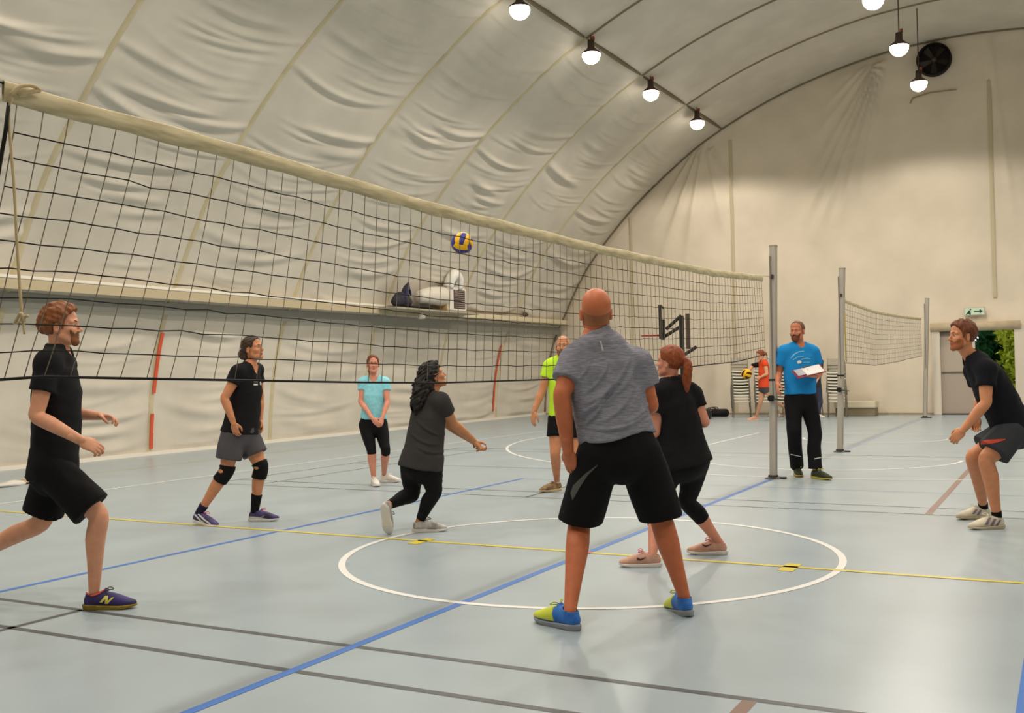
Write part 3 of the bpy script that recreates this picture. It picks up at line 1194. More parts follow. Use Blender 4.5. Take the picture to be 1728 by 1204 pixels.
    def shirt(s, m, hem=-.06, sleeve=.55, loose=.016, flare=.0, seed=1, vox=None, sleeve_r=1.0, neck_r=.062, fold=.0038, hem_n=None, vneck=0.0, name='shirt', creases=()):
        J, k = s.J, s.k
        lo, hi = s.bounds(['hipL', 'hipR', 'shL', 'shR', 'neck', 'elL', 'elR'], .2)
        F = Fld(lo, hi, vox or s.vox * .9)
        pts, rad, rt = s.spine_pts()
        rad = rad + loose
        rad[0] += .055 * k + flare
        rad[1] += .014 + flare
        rad[2] += .006 + flare * .7
        rad[3] += .010 + flare * .3
        F.tube(pts, rad, right=rt, k=.02)
        hp = J['hipc'] + (J['neck'] - J['hipc']) * hem
        F.cut(hp, -s.spine if hem_n is None else -unit(s.spine + hem_n))
        for side in 'LR':
            a, b = J['sh' + side], J['el' + side]
            d = unit(b - a)
            e = a + (b - a) * sleeve
            F.ell(a + (J['neck'] - a) * .08, (.066 + loose * .5) * k, k=.05)
            F.tube([J['neck'] + s.spine * .005, a], [(.045 + loose * .5) * k, (.052 + loose * .5) * k], k=.035)
            sr = np.array([.066, .068, .066, .066]) * k * sleeve_r * getattr(s, 'armmul', 1.0) * (1 - .10 * s.fem) + loose * .3
            F.tube([a, a + (e - a) * .5, e, e + d * .06], sr, k=.03, clip=[(e, d)])
        for (cu, cw, ang, ln, w, am) in creases:
            c0 = s.P(cu, cw, 0)
            X, Y, Z = F.xyz()
            er, eu = RT, UP
            a_ = (X - c0[0]) * er[0] + (Y - c0[1]) * er[1] + (Z - c0[2]) * er[2]
            b_ = (X - c0[0]) * eu[0] + (Y - c0[1]) * eu[1] + (Z - c0[2]) * eu[2]
            ca, sa = math.cos(ang), math.sin(ang)
            al, ac = a_ * ca + b_ * sa, -a_ * sa + b_ * ca - .25 * (a_ * ca + b_ * sa) ** 2 / ln
            F.F = F.F - (am * np.exp(-(ac / w) ** 2) * np.clip(1 - (al / ln) ** 2, 0, 1) - .6 * am * np.exp(-((ac + 1.6 * w) / w) ** 2) * np.clip(1 - (al / ln) ** 2, 0, 1)).astype(np.float32)
        F.folds(fold, 26, seed, (1, 1, .5))
        F.folds(fold * .6, 60, seed + 9, (1, 1, .6))
        nb = J['neck']
        F.tube([nb - s.spine * .01, nb + s.spine * .2], [neck_r * k, (neck_r + .03) * k], k=.008, op='sub')
        F.tube([nb + s.fwd * .03 + s.spine * .12, nb + s.fwd * .04 + s.spine * .02, nb + s.fwd * (.056 + vneck * .7) - s.spine * (.002 + vneck)], [.06 * k, .056 * k, (.042 - vneck * .2) * k], k=.008, op='sub')
        o = world_child(name, F.mesh(), m, s.root)
        return o

    def shorts(s, m, waist=.20, hemL=.85, hemR=.85, r0=.108, r1=.118, loose=.014, seed=2, vox=None, hem_n=None, name='shorts', fold=.0025):
        J, k = s.J, s.k
        lo, hi = s.bounds(['hipL', 'hipR', 'knL', 'knR'], .22)
        hi = np.maximum(hi, J['hipc'] + (J['neck'] - J['hipc']) * waist + .2)
        lo = np.minimum(lo, J['hipc'] + (J['neck'] - J['hipc']) * waist - .2)
        F = Fld(lo, hi, vox or s.vox * .9)
        pts, rad, rt = s.spine_pts()
        F.tube(pts[:5], rad[:5] + loose + np.array([(.02, .02), (.008, .008), (0, 0), (0, 0), (0, 0)]), right=rt[:5], k=.02)
        hp = J['hipc'] + (J['neck'] - J['hipc']) * waist
        F.cut(hp, s.spine)
        for side, hm in (('L', hemL), ('R', hemR)):
            h, n = J['hip' + side], J['kn' + side]
            e = h + (n - h) * hm
            d = unit(n - h)
            if hem_n is not None:
                d = unit(d + hem_n)
            rr = np.array([r0 * .95, r0, (r0 + r1) / 2, r1, r1]) * k
            F.tube([h + (e - h) * .03, h + (e - h) * .33, h + (e - h) * .66, e, e + unit(n - h) * .06], rr, k=.022, clip=[(e, d)])
        F.folds(fold, 24, seed, (1, 1, .4))
        F.folds(fold * .5, 55, seed + 4, (1, 1, .5))
        return world_child(name, F.mesh(), m, s.root)

    def trousers(s, m, waist=.2, end=.95, loose=.005, seed=3, vox=None, straight=0.0, name='leggings', ends=None, fold=.0008):
        """leggings or trousers; end is the share of the shin that is covered"""
        J, k = s.J, s.k
        lo, hi = s.bounds(['hipL', 'hipR', 'knL', 'knR', 'ankL', 'ankR'], .16)
        hi = np.maximum(hi, J['hipc'] + (J['neck'] - J['hipc']) * waist + .15)
        F = Fld(lo, hi, vox or s.vox * .9)
        pts, rad, rt = s.spine_pts()
        F.tube(pts[:5], rad[:5] + loose + .004, right=rt[:5], k=.02)
        F.cut(J['hipc'] + (J['neck'] - J['hipc']) * waist, s.spine)
        for side in 'LR':
            en = ends[side] if ends else end
            p, r = s.leg_pts(side)
            n, a = J['kn' + side], J['ank' + side]
            e = n + (a - n) * en
            d = unit(a - n)
            rr = r + loose
            if straight:
                rr = np.maximum(rr, np.array([.095, .092, .085, .082, .080, .078, .078, .082]) * k * straight)
            F.tube(p, rr, k=.03, clip=[(e, d)])
        F.folds(fold, 30, seed, (1, 1, .6))
        return world_child(name, F.mesh(), m, s.root)

    def sleeve_on_leg(s, side, a0, a1, grow, m, name):
        """knee pad, sock or brace: a0/a1 are measured along the leg, 0 hip, 1 knee, 2 ankle"""
        J = s.J
        lo, hi = s.bounds(['kn' + side, 'ank' + side, 'hip' + side], .12)
        F = Fld(lo, hi, max(.006, s.vox * .7))
        p, r = s.leg_pts(side)

        def at(t):
            h, n, a = J['hip' + side], J['kn' + side], J['ank' + side]
            return (h + (n - h) * t, unit(n - h)) if t < 1 else (n + (a - n) * (t - 1), unit(a - n))
        c0, d0 = at(a0)
        c1, d1 = at(a1)
        F.tube(p, r + grow, k=.0, clip=[(c0, -d0), (c1, d1)])
        return world_child(name, F.mesh(), m, s.root)

    def shoes(s, m_up, m_sole, m_lace=None, high=0.0, extra=None):
        res = {}
        for side, f in s.feet.items():
            up, sole = shoe_meshes(.0055 if s.hvox < .006 else .008, high)
            key = ('shoe', m_up.name, s.hvox)
            if key not in HEADC:
                HEADC[key] = (mesh_np('shoe', *up), mesh_np('sole', *sole))
                HEADC[key][0].materials.append(m_up)
                HEADC[key][1].materials.append(m_sole)
            mu, ms = HEADC[key]
            o = link('shoe', mu, None, s.root)
            M4 = Matrix((f['M'] * s.k).tolist()).to_4x4()
            M4.translation = Vector(f['org'] - np.array(s.root.location))
            o.matrix_local = M4
            link('sole', ms, None, o)
            if m_lace is not None:
                mb = MB()
                for i in range(5):
                    y = .035 + .018 * i
                    z = .108 - .011 * i
                    mb.tube(catmull([(-.024, y - .004, z - .016), (0, y, z + .002), (.024, y + .008, z - .016)], 6), .0036, 5)
                mb.tube(catmull([(0, .035, .112), (.028, .045, .128), (.036, .07, .118), (.01, .045, .110)], 9), .0030, 5)
                mb.tube(catmull([(0, .035, .112), (-.028, .048, .124), (-.034, .07, .110), (-.008, .045, .110)], 9), .0030, 5)
                mb.build('laces', m_lace, o, True)
            res[side] = o
        return res

# ------------------------------------------------------------------ volleyball net and posts
M_cord = mat('net_cord', '17130f', rough=.8)
M_vcord = mat('net_cord_upright', '85796a', rough=.85)
M_band = mat('net_band', 'd6c9a4', rough=.75, noise=(5, .25, (1, 1.2, 9)), col2='b9aa86')
M_rp = mat('cream_rope', 'c9b48c', rough=.85)
M_alu = mat('post_aluminium', 'b4aca0', rough=.42, metal=.35, noise=(30, .05, (1, 1, .1)))
M_black = mat('black_plastic', '1a1918', rough=.5)
M_steel = mat('base_steel', '4b4742', rough=.5, metal=.6)


def net(name, label, ty, tz, by, bz, cat_group, n_v, rows, band, rc, rv, rb, lean, seed, jit=.0026, wave=0.0):
    r = np.random.RandomState(seed)
    t = tag(empty(name, (0, (ty[0] + ty[-1]) / 2, 0)), label, 'net')
    inv = t.matrix_basis.inverted()

    def top(y):
        return np.interp(y, ty, tz)

    def bot(y):
        return np.interp(y, by, bz)
    y0, y1 = ty[0], ty[-1]

    def node(y, f):
        """f=0 under the band, 1 at the bottom cord"""
        zt = top(y) - band
        zb = bot(y)
        sh = lean(y) * f ** 1.15
        x = .02 * math.sin(y * 1.7) * f + wave * math.sin(PI * f) * math.sin(y * 2.1 + 1)
        return np.array([x, y + sh, zt + (zb - zt) * f])

    def put(mb, nm, m, smooth=True):
        o = mb.build(nm, m, t, smooth)
        o.matrix_parent_inverse = inv
        return o
    # band: a folded canvas strip with a slack lower edge
    n = 120
    yy = np.linspace(y0, y1, n)
    V = []
    for i, y in enumerate(yy):
        w1, w2 = .003 * math.sin(y * 7.1), .004 * math.sin(y * 11.3 + 1)
        zt, zb = top(y) + .004 + .0025 * math.sin(y * 9), top(y) - band + .003 * math.sin(y * 13)
        for x, z in ((.005 + w1, zb), (.006 + w2, zb * .55 + zt * .45), (.007, zt - .005), (0, zt), (-.007, zt - .005), (-.006 + w2, zb * .55 + zt * .45), (-.005 + w1, zb)):
            V.append((x, y, z))
    Q = grid_quads(n, 7)
    Q2 = np.array([[i * 7 + 6, (i + 1) * 7 + 6, (i + 1) * 7, i * 7] for i in range(n - 1)])
    o = link('top_band', mesh_np('top_band', np.array(V), np.vstack([Q, Q2])), M_band, t)
    o.matrix_parent_inverse = inv
    ys = np.linspace(y0 + .05, y1 - .05, n_v)
    J = r.normal(0, jit, (n_v, rows + 1))
    Jy = np.cumsum(r.normal(0, jit * .5, (n_v, rows + 1)), axis=1)
    G = np.array([[node(y, k / rows) + np.array([0, Jy[i, k] * (k > 0), J[i, k] * (0 < k < rows)]) for k in range(rows + 1)] for i, y in enumerate(ys)])
    for k in range(1, rows):
        put(MB().tube(G[:, k], rc, 5), 'horizontal_cord', M_cord)
    put(MB().tube(G[:, rows], rb, 6), 'bottom_cord', M_cord)
    for i in range(n_v):
        put(MB().tube(G[i], rv, 4), 'upright_cord', M_vcord)
    return t, G, put


def lean1(y):
    return float(np.interp(y, [-4.7, -4.2, -3.5, -2.75, -1.5, .3, 5], [-.20, -.33, -.25, -.15, -.06, 0, .06]))


net1, G1, put1 = net('volleyball_net', 'long black cord volleyball net with a stained cream top band in front of the players',
                     [-4.72, -3.6, -1.97, .2, 3.2, 4.4, 5.16], [2.376, 2.368, 2.323, 2.315, 2.351, 2.40, 2.432],
                     [-4.72, -4.25, -2.6, -1.9, -.36, 1.4, 3.9, 5.16], [1.353, 1.369, 1.313, 1.297, 1.293, 1.332, 1.411, 1.50],
                     None, 94, 10, .068, .0026, .0023, .0052, lean1, 5)
put1(MB().tube([(0, 5.16, 2.43), (0.02, 5.3, 2.437), (.03, 5.45, 2.44)], .004, 6), 'tension_rope', M_rp)
put1(MB().tube(catmull([G1[-1, 0], G1[-1, 3], G1[-1, 6], G1[-1, 10], (0, 5.40, 1.44)], 16), .004, 6), 'side_cord', M_rp)
put1(MB().tube([(0, -4.72, 2.372), (0, -5.4, 2.40)], .004, 6), 'tension_rope', M_cord)
put1(MB().tube(G1[0, :] + np.array([0, -.03, 0]), .007, 6), 'side_cord', M_cord)
q = [(20, 165), (15, 185), (17, 230), (24, 320), (28, 400), (33, 480), (37, 535)]
pp = [pix(a, b, depth_of(pix(20, 165, 4.35)) - .02 * k) for k, (a, b) in enumerate(q)]
put1(MB().tube(catmull([wall_pt(a, b, -4.70) for a, b in q], 24), .005, 6), 'tie_rope', M_rp)
k0 = wall_pt(37, 537, -4.70)
mb = MB()
mb.tube(catmull([k0 + np.array(v) for v in ((-.035, 0, -.015), (-.012, 0, .012), (.012, -.01, .012), (.012, 0, -.01), (-.01, .01, 0), (.03, 0, .006))], 16), .006, 6)
mb.tube(catmull([k0, k0 + np.array((.008, 0, -.03)), k0 + np.array((.012, 0, -.055))], 6), .004, 6)
mb.tube(catmull([k0, k0 + np.array((-.012, 0, -.012)), k0 + np.array((-.04, 0, -.018))], 6), .004, 6)
put1(mb, 'rope_knot', M_rp)
k1 = np.array([0.0, -4.68, 2.35])
mb = MB()
mb.tube(catmull([k1 + np.array(v) for v in ((0.02, -.03, -.02), (.03, .0, .015), (.03, .05, .03), (.03, .08, .02), (.03, .05, .01), (.02, 0, -.01))], 16), .007, 6)
put1(mb, 'rope_knot', M_rp)


def post(x, y, h, lean, label, strap=True, r=.042):
    t = tag(empty('net_post', (x, y, 0)), label, 'post')
    R = Matrix(((1, 0, lean[0] / h), (0, 1, lean[1] / h), (0, 0, 1)))
    mb = MB()
    a = PI / 4
    prof = [(r, -r * .6), (r, r * .6), (r * .6, r), (-r * .6, r), (-r, r * .6), (-r, -r * .6), (-r * .6, -r), (r * .6, -r)]
    vs_ = [(px_ + lean[0] * z / h, py_ + lean[1] * z / h, z) for z in (0.012, h) for px_, py_ in prof]
    fs_ = [(k, (k + 1) % 8, 8 + (k + 1) % 8, 8 + k) for k in range(8)] + [tuple(range(7, -1, -1)), tuple(range(8, 16))]
    mb.add(vs_, fs_).build('shaft', M_alu, t)
    at = lambda z: np.array([lean[0] * z / h, lean[1] * z / h, z])
    g = MB()
    g.box(at(h * .5) + np.array([.0, -r - .002, 0]), (.018, .006, h * .92))
    g.build('groove', mat('post_groove', '7d766c', rough=.5, metal=.3), t)
    MB().box(at(h) + np.array([0, 0, .008]), (r * 2.1, r * 2.1, .018), bev=.004).build('cap', mat('post_cap', '9d968b', rough=.6), t)
    b = MB()
    b.lathe([(0, .0), (.10, .0), (.10, .008), (.062, .022), (.058, .045), (.0, .045)], n=20)
    b.build('base_plate', M_steel, t, False)
    mb = MB()
    mb.box((.09, .02, .010), (.12, .08, .02), bev=.004)
    mb.build('floor_hook', M_black, t)
    if strap:
        w = MB()
        w.box(at(.97) + np.array([-.01, -r - .035, 0]), (.07, .07, .07), bev=.012)
        w.build('winch', M_black, t)
        w = MB()
        c = at(.97) + np.array([.01, -r - .05, 0])
        w.tube([c, c + np.array([.10, -.02, -.02]), c + np.array([.14, -.02, -.02])], .009, 6)
        w.build('winch_handle', M_steel, t)
        s_ = MB()
        s_.box(at(1.19) + np.array([0, 0, 0]), (r * 2.2, r * 2.2, .022))
        s_.build('strap', M_black, t)
        s_ = MB()
        s_.box(at(2.437) + np.array([0, -r - .012, 0]), (.03, .025, .05), bev=.005)
        s_.build('rope_hook', M_steel, t)
    return t


post(0.0, 5.44, 2.80, (.062, .033), 'grey aluminium net post left of the man in the blue shirt')
post(0.0, 9.55, 2.85, (.095, .05), 'grey net post right of the man in blue, holding the second net', r=.045)
post(0.0, 20.3, 2.95, (.12, .06), 'farthest slim net post beside the open doorway', strap=False, r=.05)
post(0.0, -5.45, 2.75, (0, -.05), 'near net post outside the left edge of the picture')


def lean2(y):
    return 0.0


ty2 = np.linspace(9.85, 20.0, 14)
f2 = (ty2 - 9.85) / 10.15
zt2 = np.interp(f2, [0, .08, .33, .66, 1.0], [2.44, 2.41, 2.36, 2.40, 2.47])
zb2 = np.interp(f2, [0, .08, .33, .66, 1.0], [1.39, 1.38, 1.33, 1.42, 1.54])
M_save = M_cord, M_vcord
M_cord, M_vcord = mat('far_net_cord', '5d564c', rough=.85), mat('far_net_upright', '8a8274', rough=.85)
net2, G2, put2 = net('volleyball_net', 'second slack volleyball net farther back between two grey posts', list(ty2), list(zt2), list(ty2), list(zb2), None, 70, 10, .06, .0028, .0022, .006, lean2, 9)
put2(MB().tube([(0.03, 9.62, 2.47), (0, 9.85, 2.44)], .005, 6), 'tension_rope', M_rp)
put2(MB().tube([(0, 20.0, 2.47), (.06, 20.25, 2.49)], .005, 6), 'tension_rope', M_rp)
put2(MB().box((0, 10.25, 1.86), (.012, .10, .95)).V and MB().box((0, 10.25, 1.80), (.012, .06, .80), bev=.003), 'side_band', mat('side_band', 'b5a045', rough=.7))
M_cord, M_vcord = M_save

# ------------------------------------------------------------------ volleyball in the air
BALL_C = pix(780, 411, 9.75)
M_by = mat('ball_yellow', 'f0b912', rough=.45)
M_bb = mat('ball_violet', '3a3488', rough=.45)


def volleyball(c, r, label, spin, cols):
    t = tag(empty('volleyball', tuple(c)), label, 'ball')
    t.rotation_euler = spin
    n = 7
    kk = 0
    for ax_ in range(3):
        for sg in (-1, 1):
            for strip in range(3):
                a0, a1 = -1 + 2 * strip / 3, -1 + 2 * (strip + 1) / 3
                A = np.linspace(a0, a1, n)
                B = np.linspace(-1, 1, 3 * n - 2)
                V = []
                for i, a in enumerate(A):
                    for j, b in enumerate(B):
                        ta, tb = math.tan(a * PI / 4), math.tan(b * PI / 4)
                        v = np.zeros(3)
                        v[ax_] = sg
                        v[(ax_ + 1) % 3] = ta
                        v[(ax_ + 2) % 3] = tb
                        e = min(i, n - 1 - i, j, len(B) - 1 - j)
                        rr = r * (1.0 if e > 0 else .975)
                        V.append(unit(v) * rr)
                q = grid_quads(n, len(B))
                if sg < 0:
                    q = q[:, ::-1]
                m = cols[(strip + (1 if ax_ == 1 else 0)) % len(cols)] if strip != 1 else cols[(ax_ + (sg > 0) + 1) % len(cols)]
                link('panel', mesh_np('panel', np.array(V), q), m, t)
                kk += 1
    MB().lathe([(r * .97 * math.cos(a), r * .97 * math.sin(a)) for a in np.linspace(-PI / 2, PI / 2, 12)], n=20).build('bladder', mat('ball_seam', '6b4a20', rough=.7), t, True)
    return t


volleyball(BALL_C, .105, 'yellow and violet volleyball flying above the players behind the net', (.3, .5, 2.2), [M_by, M_bb])

# ------------------------------------------------------------------ people: materials
SK = {n: mat('skin_' + n, c, rough=.5, spec=.3, sss=.12, noise=(18, .06)) for n, c in dict(
    fair='d79a7a', pink='d48f76', tan='c4704a', warm='cc8a63', olive='c08258', light='dda583', ruddy='c47a5a').items()}


def cloth(n, c, rough=.85, noise=None, bump=(160, .25), col2=None):
    return mat('cloth_' + n, c, rough=rough, spec=.15, noise=noise, bump=bump, col2=col2)


BLACK = cloth('black', '1b1a1c')
BLACK2 = cloth('black_shorts', '151416')
NAVY = cloth('navy_black', '17181d')
DGREY = cloth('charcoal', '3b3838')
SHGREY = cloth('grey_shorts', '514e52')
HEATHER = cloth('heather', '74747f', noise=(95, .3, (.22, .22, 2.0)), col2='92929c', bump=(60, .3, (.5, .5, 1.4)))
TEAL = cloth('teal', '8ed2de', noise=(30, .08))
NEON = cloth('neon', 'c3ee3a')
BLUE = cloth('blue', '1f86c9')
RED = cloth('red', 'e0502f')
LEG = cloth('leggings', '121113', rough=.7)
PRINT = mat('print_white', 'd8d8d4', rough=.6)
HAIRM = {n: mat('hair_' + n, c, rough=.55, spec=.35, noise=(60, .25, (1, 1, .3)), bump=(120, .5, (1, 1, .25))) for n, c in dict(
    ginger='87502a', auburn='6a391f', brown='3b281c', black='17110f', dark='2c2019', red='8c4420', blond='b5885a', stub='6d4a38', copper='a9602c').items()}

# --- runner at the left edge
p = Person('man in black shirt and shorts running in from the left edge, laces loose', (0, 480, .4819), D=6.15, scale=1.0, vox=.009, hvox=.0042,
           feet={'R': dict(at=(384, 1137), t=.5, dir=(1, .04)), 'L': dict(at=(-95, 1112), t=.92, dir=(1, .05), pitch=48)})
p.wmul = np.array([(1, 1), (1, 1.04), (1, 1.08), (1.02, 1.12), (1, 1.1), (1, 1.02), (1, 1)])
p.joints(neck=(207, 232, 0), shR=(165, 282, -.17), shL=(222, 285, .19), elR=(128, 462, -.24), wrR=(288, 550, -.27), elL=(222, 450, .27), wrL=(352, 462, .27),
         hipR=(172, 640, -.09), hipL=(195, 640, .09), knR=(345, 812, -.09), knL=(140, 838, .13))
p.set_head((216, 148, .0), (1, .04, .14), size=.99)
p.body(SK['fair'], {'R': dict(tip=(385, 592, -.25), curl=.95, back=(.2, .7, -.7)), 'L': dict(tip=(430, 470, .24), curl=.8, back=(0, .9, .4))})
p.face(brow='7a4422')
p.hair(HAIRM['ginger'], 'short', .017, 3, rough=.004, top=1.2, tails=[([(0, -.09, .06), (0, -.115, .03), (0, -.11, -.02)], [.03, .03, .02])])
p.beard(mat('stubble_ginger', '80502f', rough=.8), .0030, ymin=.060)
p.shirt(BLACK, hem=-.10, sleeve=.52, loose=.014, flare=.0, seed=3)
p.shorts(BLACK2, waist=.16, hemL=.80, hemR=.86, r0=.112, r1=.125, seed=4)
sh = p.shoes(mat('shoe_purple', '2c2742', rough=.6, noise=(9, .3), col2='3d3470'), mat('sole_gold', '8f7a2e', rough=.6), mat('lace_grey', '3a3a3a', rough=.8))
for side in 'LR':
    MB().tube(catmull([(-.0, -.080, .098), (.034, -.04, .088), (.030, .0, .096), (0, .035, .118), (-.030, .0, .096), (-.034, -.04, .088)], 30), .005, 6).build('collar_lining', mat('orange_lining', 'd9573a', rough=.7), sh[side], True)
ray_decal('shoe_letter', [[((167.5, 1017.5), (171.8, 1018)), ((177.2, 1006), (182, 1006.3))], [((178, 1006), (182.6, 1006)), ((176.6, 1019.5), (181.6, 1020))],
                          [((176.8, 1019.8), (182, 1019.4)), ((188.3, 1009), (192.4, 1008.5))]], sh['R'], mat('logo_yellow', 'e6dc6a', rough=.5), sh['R'])

# --- woman with knee pads
p = Person('woman in black shirt and grey shorts with black knee pads looking up', (300, 540, .3072), scale=.945, fem=1.0, vox=.009, hvox=.0045,
           feet={'R': dict(at=(165, 1130), t=.6, dir=(1, -.45), pitch=9), 'L': dict(at=(472, 1106), t=.5, dir=(1, -.05))})
p.wmul = np.array([(1, 1), (1.12, 1.22), (1.16, 1.28), (1.22, 1.3), (1.12, 1.15), (1.05, 1.05), (1, 1)])
p.legmul = 1.08
p.armmul = 1.12
p.joints(neck=(402, 250, 0), shR=(332, 290, -.13), shL=(432, 275, .15), elR=(257, 432, -.2), wrR=(308, 572, -.22), elL=(452, 440, .24), wrL=(452, 558, .19),
         hipR=(300, 640, -.08), hipL=(378, 630, .09), knR=(268, 832, -.1), knL=(458, 812, .06))
p.set_head((412, 160, .0), (.92, .16, -.32), up=(-.15, 1, 0), size=.99)
p.body(SK['warm'], {'R': dict(tip=(328, 668, -.2), curl=.55, back=(-.2, .1, -1)), 'L': dict(tip=(472, 640, .14), curl=.45, back=(.6, 0, .6))})
p.face(brow='3a2a20')
p.hair(HAIRM['brown'], 'long', .009, 5, rough=.002, top=.4, tails=[([(0, -.09, .0), (0, -.125, -.015), (0, -.135, -.045), (.0, -.11, -.075)], [.03, .04, .038, .022]), ([(0.02, -.09, -.05), (.03, -.085, -.09), (.02, -.085, -.125)], [.03, .022, .010])])
o = p.shirt(BLACK, hem=.04, sleeve=.42, loose=.010, flare=.004, seed=13, vneck=.03, neck_r=.066)
ray_decal('chest_print', [[((428, 643), (428, 645)), ((435, 643.5), (435, 645.5))], [((428, 648), (428, 650.5)), ((435, 648), (435, 650.5))], [((438.5, 643), (441, 643)), ((439, 650), (441, 650))]], o, PRINT, o)
p.shorts(SHGREY, waist=.24, hemL=.60, hemR=.66, r0=.122, r1=.128, seed=14)
for side in 'LR':
    kp = p.sleeve_on_leg(side, .84, 1.24, .011, cloth('knee_pad', '121212', rough=.7), 'knee_pad')
    ray_decal('knee_opening', [[((368, 795), (368, 797)), ((372, 792), (372, 799)), ((376, 794), (376, 798))]] if side == 'R' else [[((428, 788.5), (428, 790)), ((432, 788), (432, 793)), ((436, 789), (436, 792))]], kp, SK['warm'], kp)
p.sleeve_on_leg('R', 1.80, 2.03, .006, cloth('sock_navy', '25243a'), 'sock')
p.sleeve_on_leg('L', 1.60, 2.03, .007, cloth('ankle_brace', '161618'), 'ankle_brace')
sh = p.shoes(mat('shoe_violet', '5a4d8c', rough=.6, noise=(14, .3), col2='2b2735'), mat('sole_white', 'dcd6cf', rough=.5), mat('lace_coral', 'e2506a', rough=.7))
ray_decal('side_stripe', [[((325, 867), (327, 865)), ((336, 879), (339, 878)), ((346, 886), (348, 884))], [((331, 866), (333, 865)), ((344, 879), (346, 877)), ((354, 886), (356, 884))]], sh['R'], PRINT, sh['R'])
ray_decal('side_stripe', [[((420, 875), (421, 872)), ((435, 876), (436, 873)), ((450, 878), (451, 876))], [((433, 877), (436, 876)), ((444, 871), (447, 870))]], sh['L'], PRINT, sh['L'])

# --- woman in the teal shirt
p = Person('woman in pale teal shirt and black capri leggings with hands clasped', (560, 580, .28226), scale=.93, fem=1.0, vox=.010, hvox=.0055,
           feet={'R': dict(at=(266, 856), t=.7, dir=(.35, -1)), 'L': dict(at=(348, 830), t=.5, dir=(1, -.35))})
p.wmul = np.array([(1, 1), (1.0, 1), (1.02, 1.05), (1.04, 1.05), (1, 1.05), (1, 1), (1, 1)])
p.joints(neck=(250, 208, 0), shR=(187, 235, 0), shL=(318, 235, .02), elR=(174, 348, -.07), wrR=(247, 455, -.24), elL=(332, 350, -.06), wrL=(300, 452, -.2),
         hipR=(205, 490, .0), hipL=(290, 488, .02), knR=(238, 648, -.13), knL=(322, 640, -.1))
p.set_head((246, 125, -.02), (.22, .06, -1), size=.98)
p.body(SK['pink'], {'R': dict(tip=(283, 492, -.27), curl=.8, back=(-.5, .3, -.8)), 'L': dict(tip=(288, 492, -.26), curl=.95, back=(.6, .3, -.7))})
p.face(brow='4a2c1e')
p.hair(HAIRM['auburn'], 'long', .008, 6, rough=.002, top=.4, tails=[([(.02, -.10, -.02), (.035, -.10, -.07), (.04, -.08, -.13)], [.03, .028, .012])])
p.shirt(TEAL, hem=.14, sleeve=.42, loose=.012, seed=23)
p.trousers(LEG, waist=.26, ends={'R': .08, 'L': .10}, loose=.004, name='capri_leggings')
p.shoes(mat('shoe_white', 'e4ddd4', rough=.6, noise=(20, .08)), mat('sole_white', 'dcd6cf', rough=.5), mat('lace_white', 'ece8e2', rough=.7))

# --- woman with long black hair passing the ball
p = Person('woman with long black hair in charcoal shirt reaching both arms to pass', (560, 580, .28226), scale=.96, fem=1.0, vox=.009, hvox=.0045, D=8.85,
           feet={'R': dict(at=(585, 1126), t=.5, dir=(1, .1)), 'L': dict(at=(338, 1146), t=.96, dir=(.25, 1), pitch=68)})
p.wmul = np.array([(1, 1), (1.18, 1.22), (1.18, 1.28), (1.22, 1.32), (1.18, 1.25), (1.08, 1.12), (1, 1)])
p.legmul = 1.14
p.armmul = 1.2
p.joints(neck=(596, 312, 0), shR=(652, 350, -.12), shL=(540, 345, .14), elR=(725, 478, .0), wrR=(848, 582, .13), elL=(690, 480, .30), wrL=(855, 592, .21),
         hipR=(585, 730, -.09), hipL=(480, 730, .03), knR=(612, 890, -.1), knL=(478, 905, .02))
p.set_head((606, 198, .02), (.84, .36, .40), up=(-.35, 1, -.1), size=1.0)
p.body(SK['olive'], {'R': dict(tip=(905, 640, .2), curl=.85, back=(.5, .8, -.3)), 'L': dict(tip=(905, 650, .21), curl=.95, back=(.3, -.9, .2))})
p.face(brow='1c1410')
p.hair(HAIRM['black'], 'long', .014, 7, rough=.008, top=.8, tails=[([p.loc(575, 175, -.05), p.loc(550, 225, -.06), p.loc(533, 285, -.08), p.loc(518, 340, -.10), p.loc(503, 385, -.11), p.loc(490, 420, -.11)], [.06, .072, .076, .066, .05, .02]),
                                                                  ([(.03, -.06, .02), (.05, -.09, -.06), (.05, -.10, -.14)], [.035, .04, .025])])
H = p.head
o = MB().tube(catmull([(-.07, -.10, .045), (-.03, -.135, .03), (.03, -.135, .03), (.07, -.10, .045)], 12), .008, 6).build('hair_tie', mat('green_band', '1f8a5a', rough=.7), p.root, True)
o.matrix_local = Matrix.Translation(Vector(H['c'] - np.array(p.root.location))) @ Matrix((H['M'] * H['s']).tolist()).to_4x4()
p.shirt(DGREY, hem=-.045, sleeve=.50, loose=.016, flare=.006, seed=33, sleeve_r=1.06, creases=[(600, 520, -.5, .14, .012, .010), (560, 580, -.35, .16, .012, .010), (600, 640, -.2, .14, .012, .009), (540, 480, -.7, .12, .012, .008)])
p.trousers(LEG, waist=.2, end=.93, loose=.004)
p.shoes(mat('shoe_whitegrey', 'd9d4cd', rough=.6, noise=(14, .3), col2='8d8984'), mat('sole_white', 'dcd6cf', rough=.5), mat('lace_dark', '3c3a39', rough=.7))

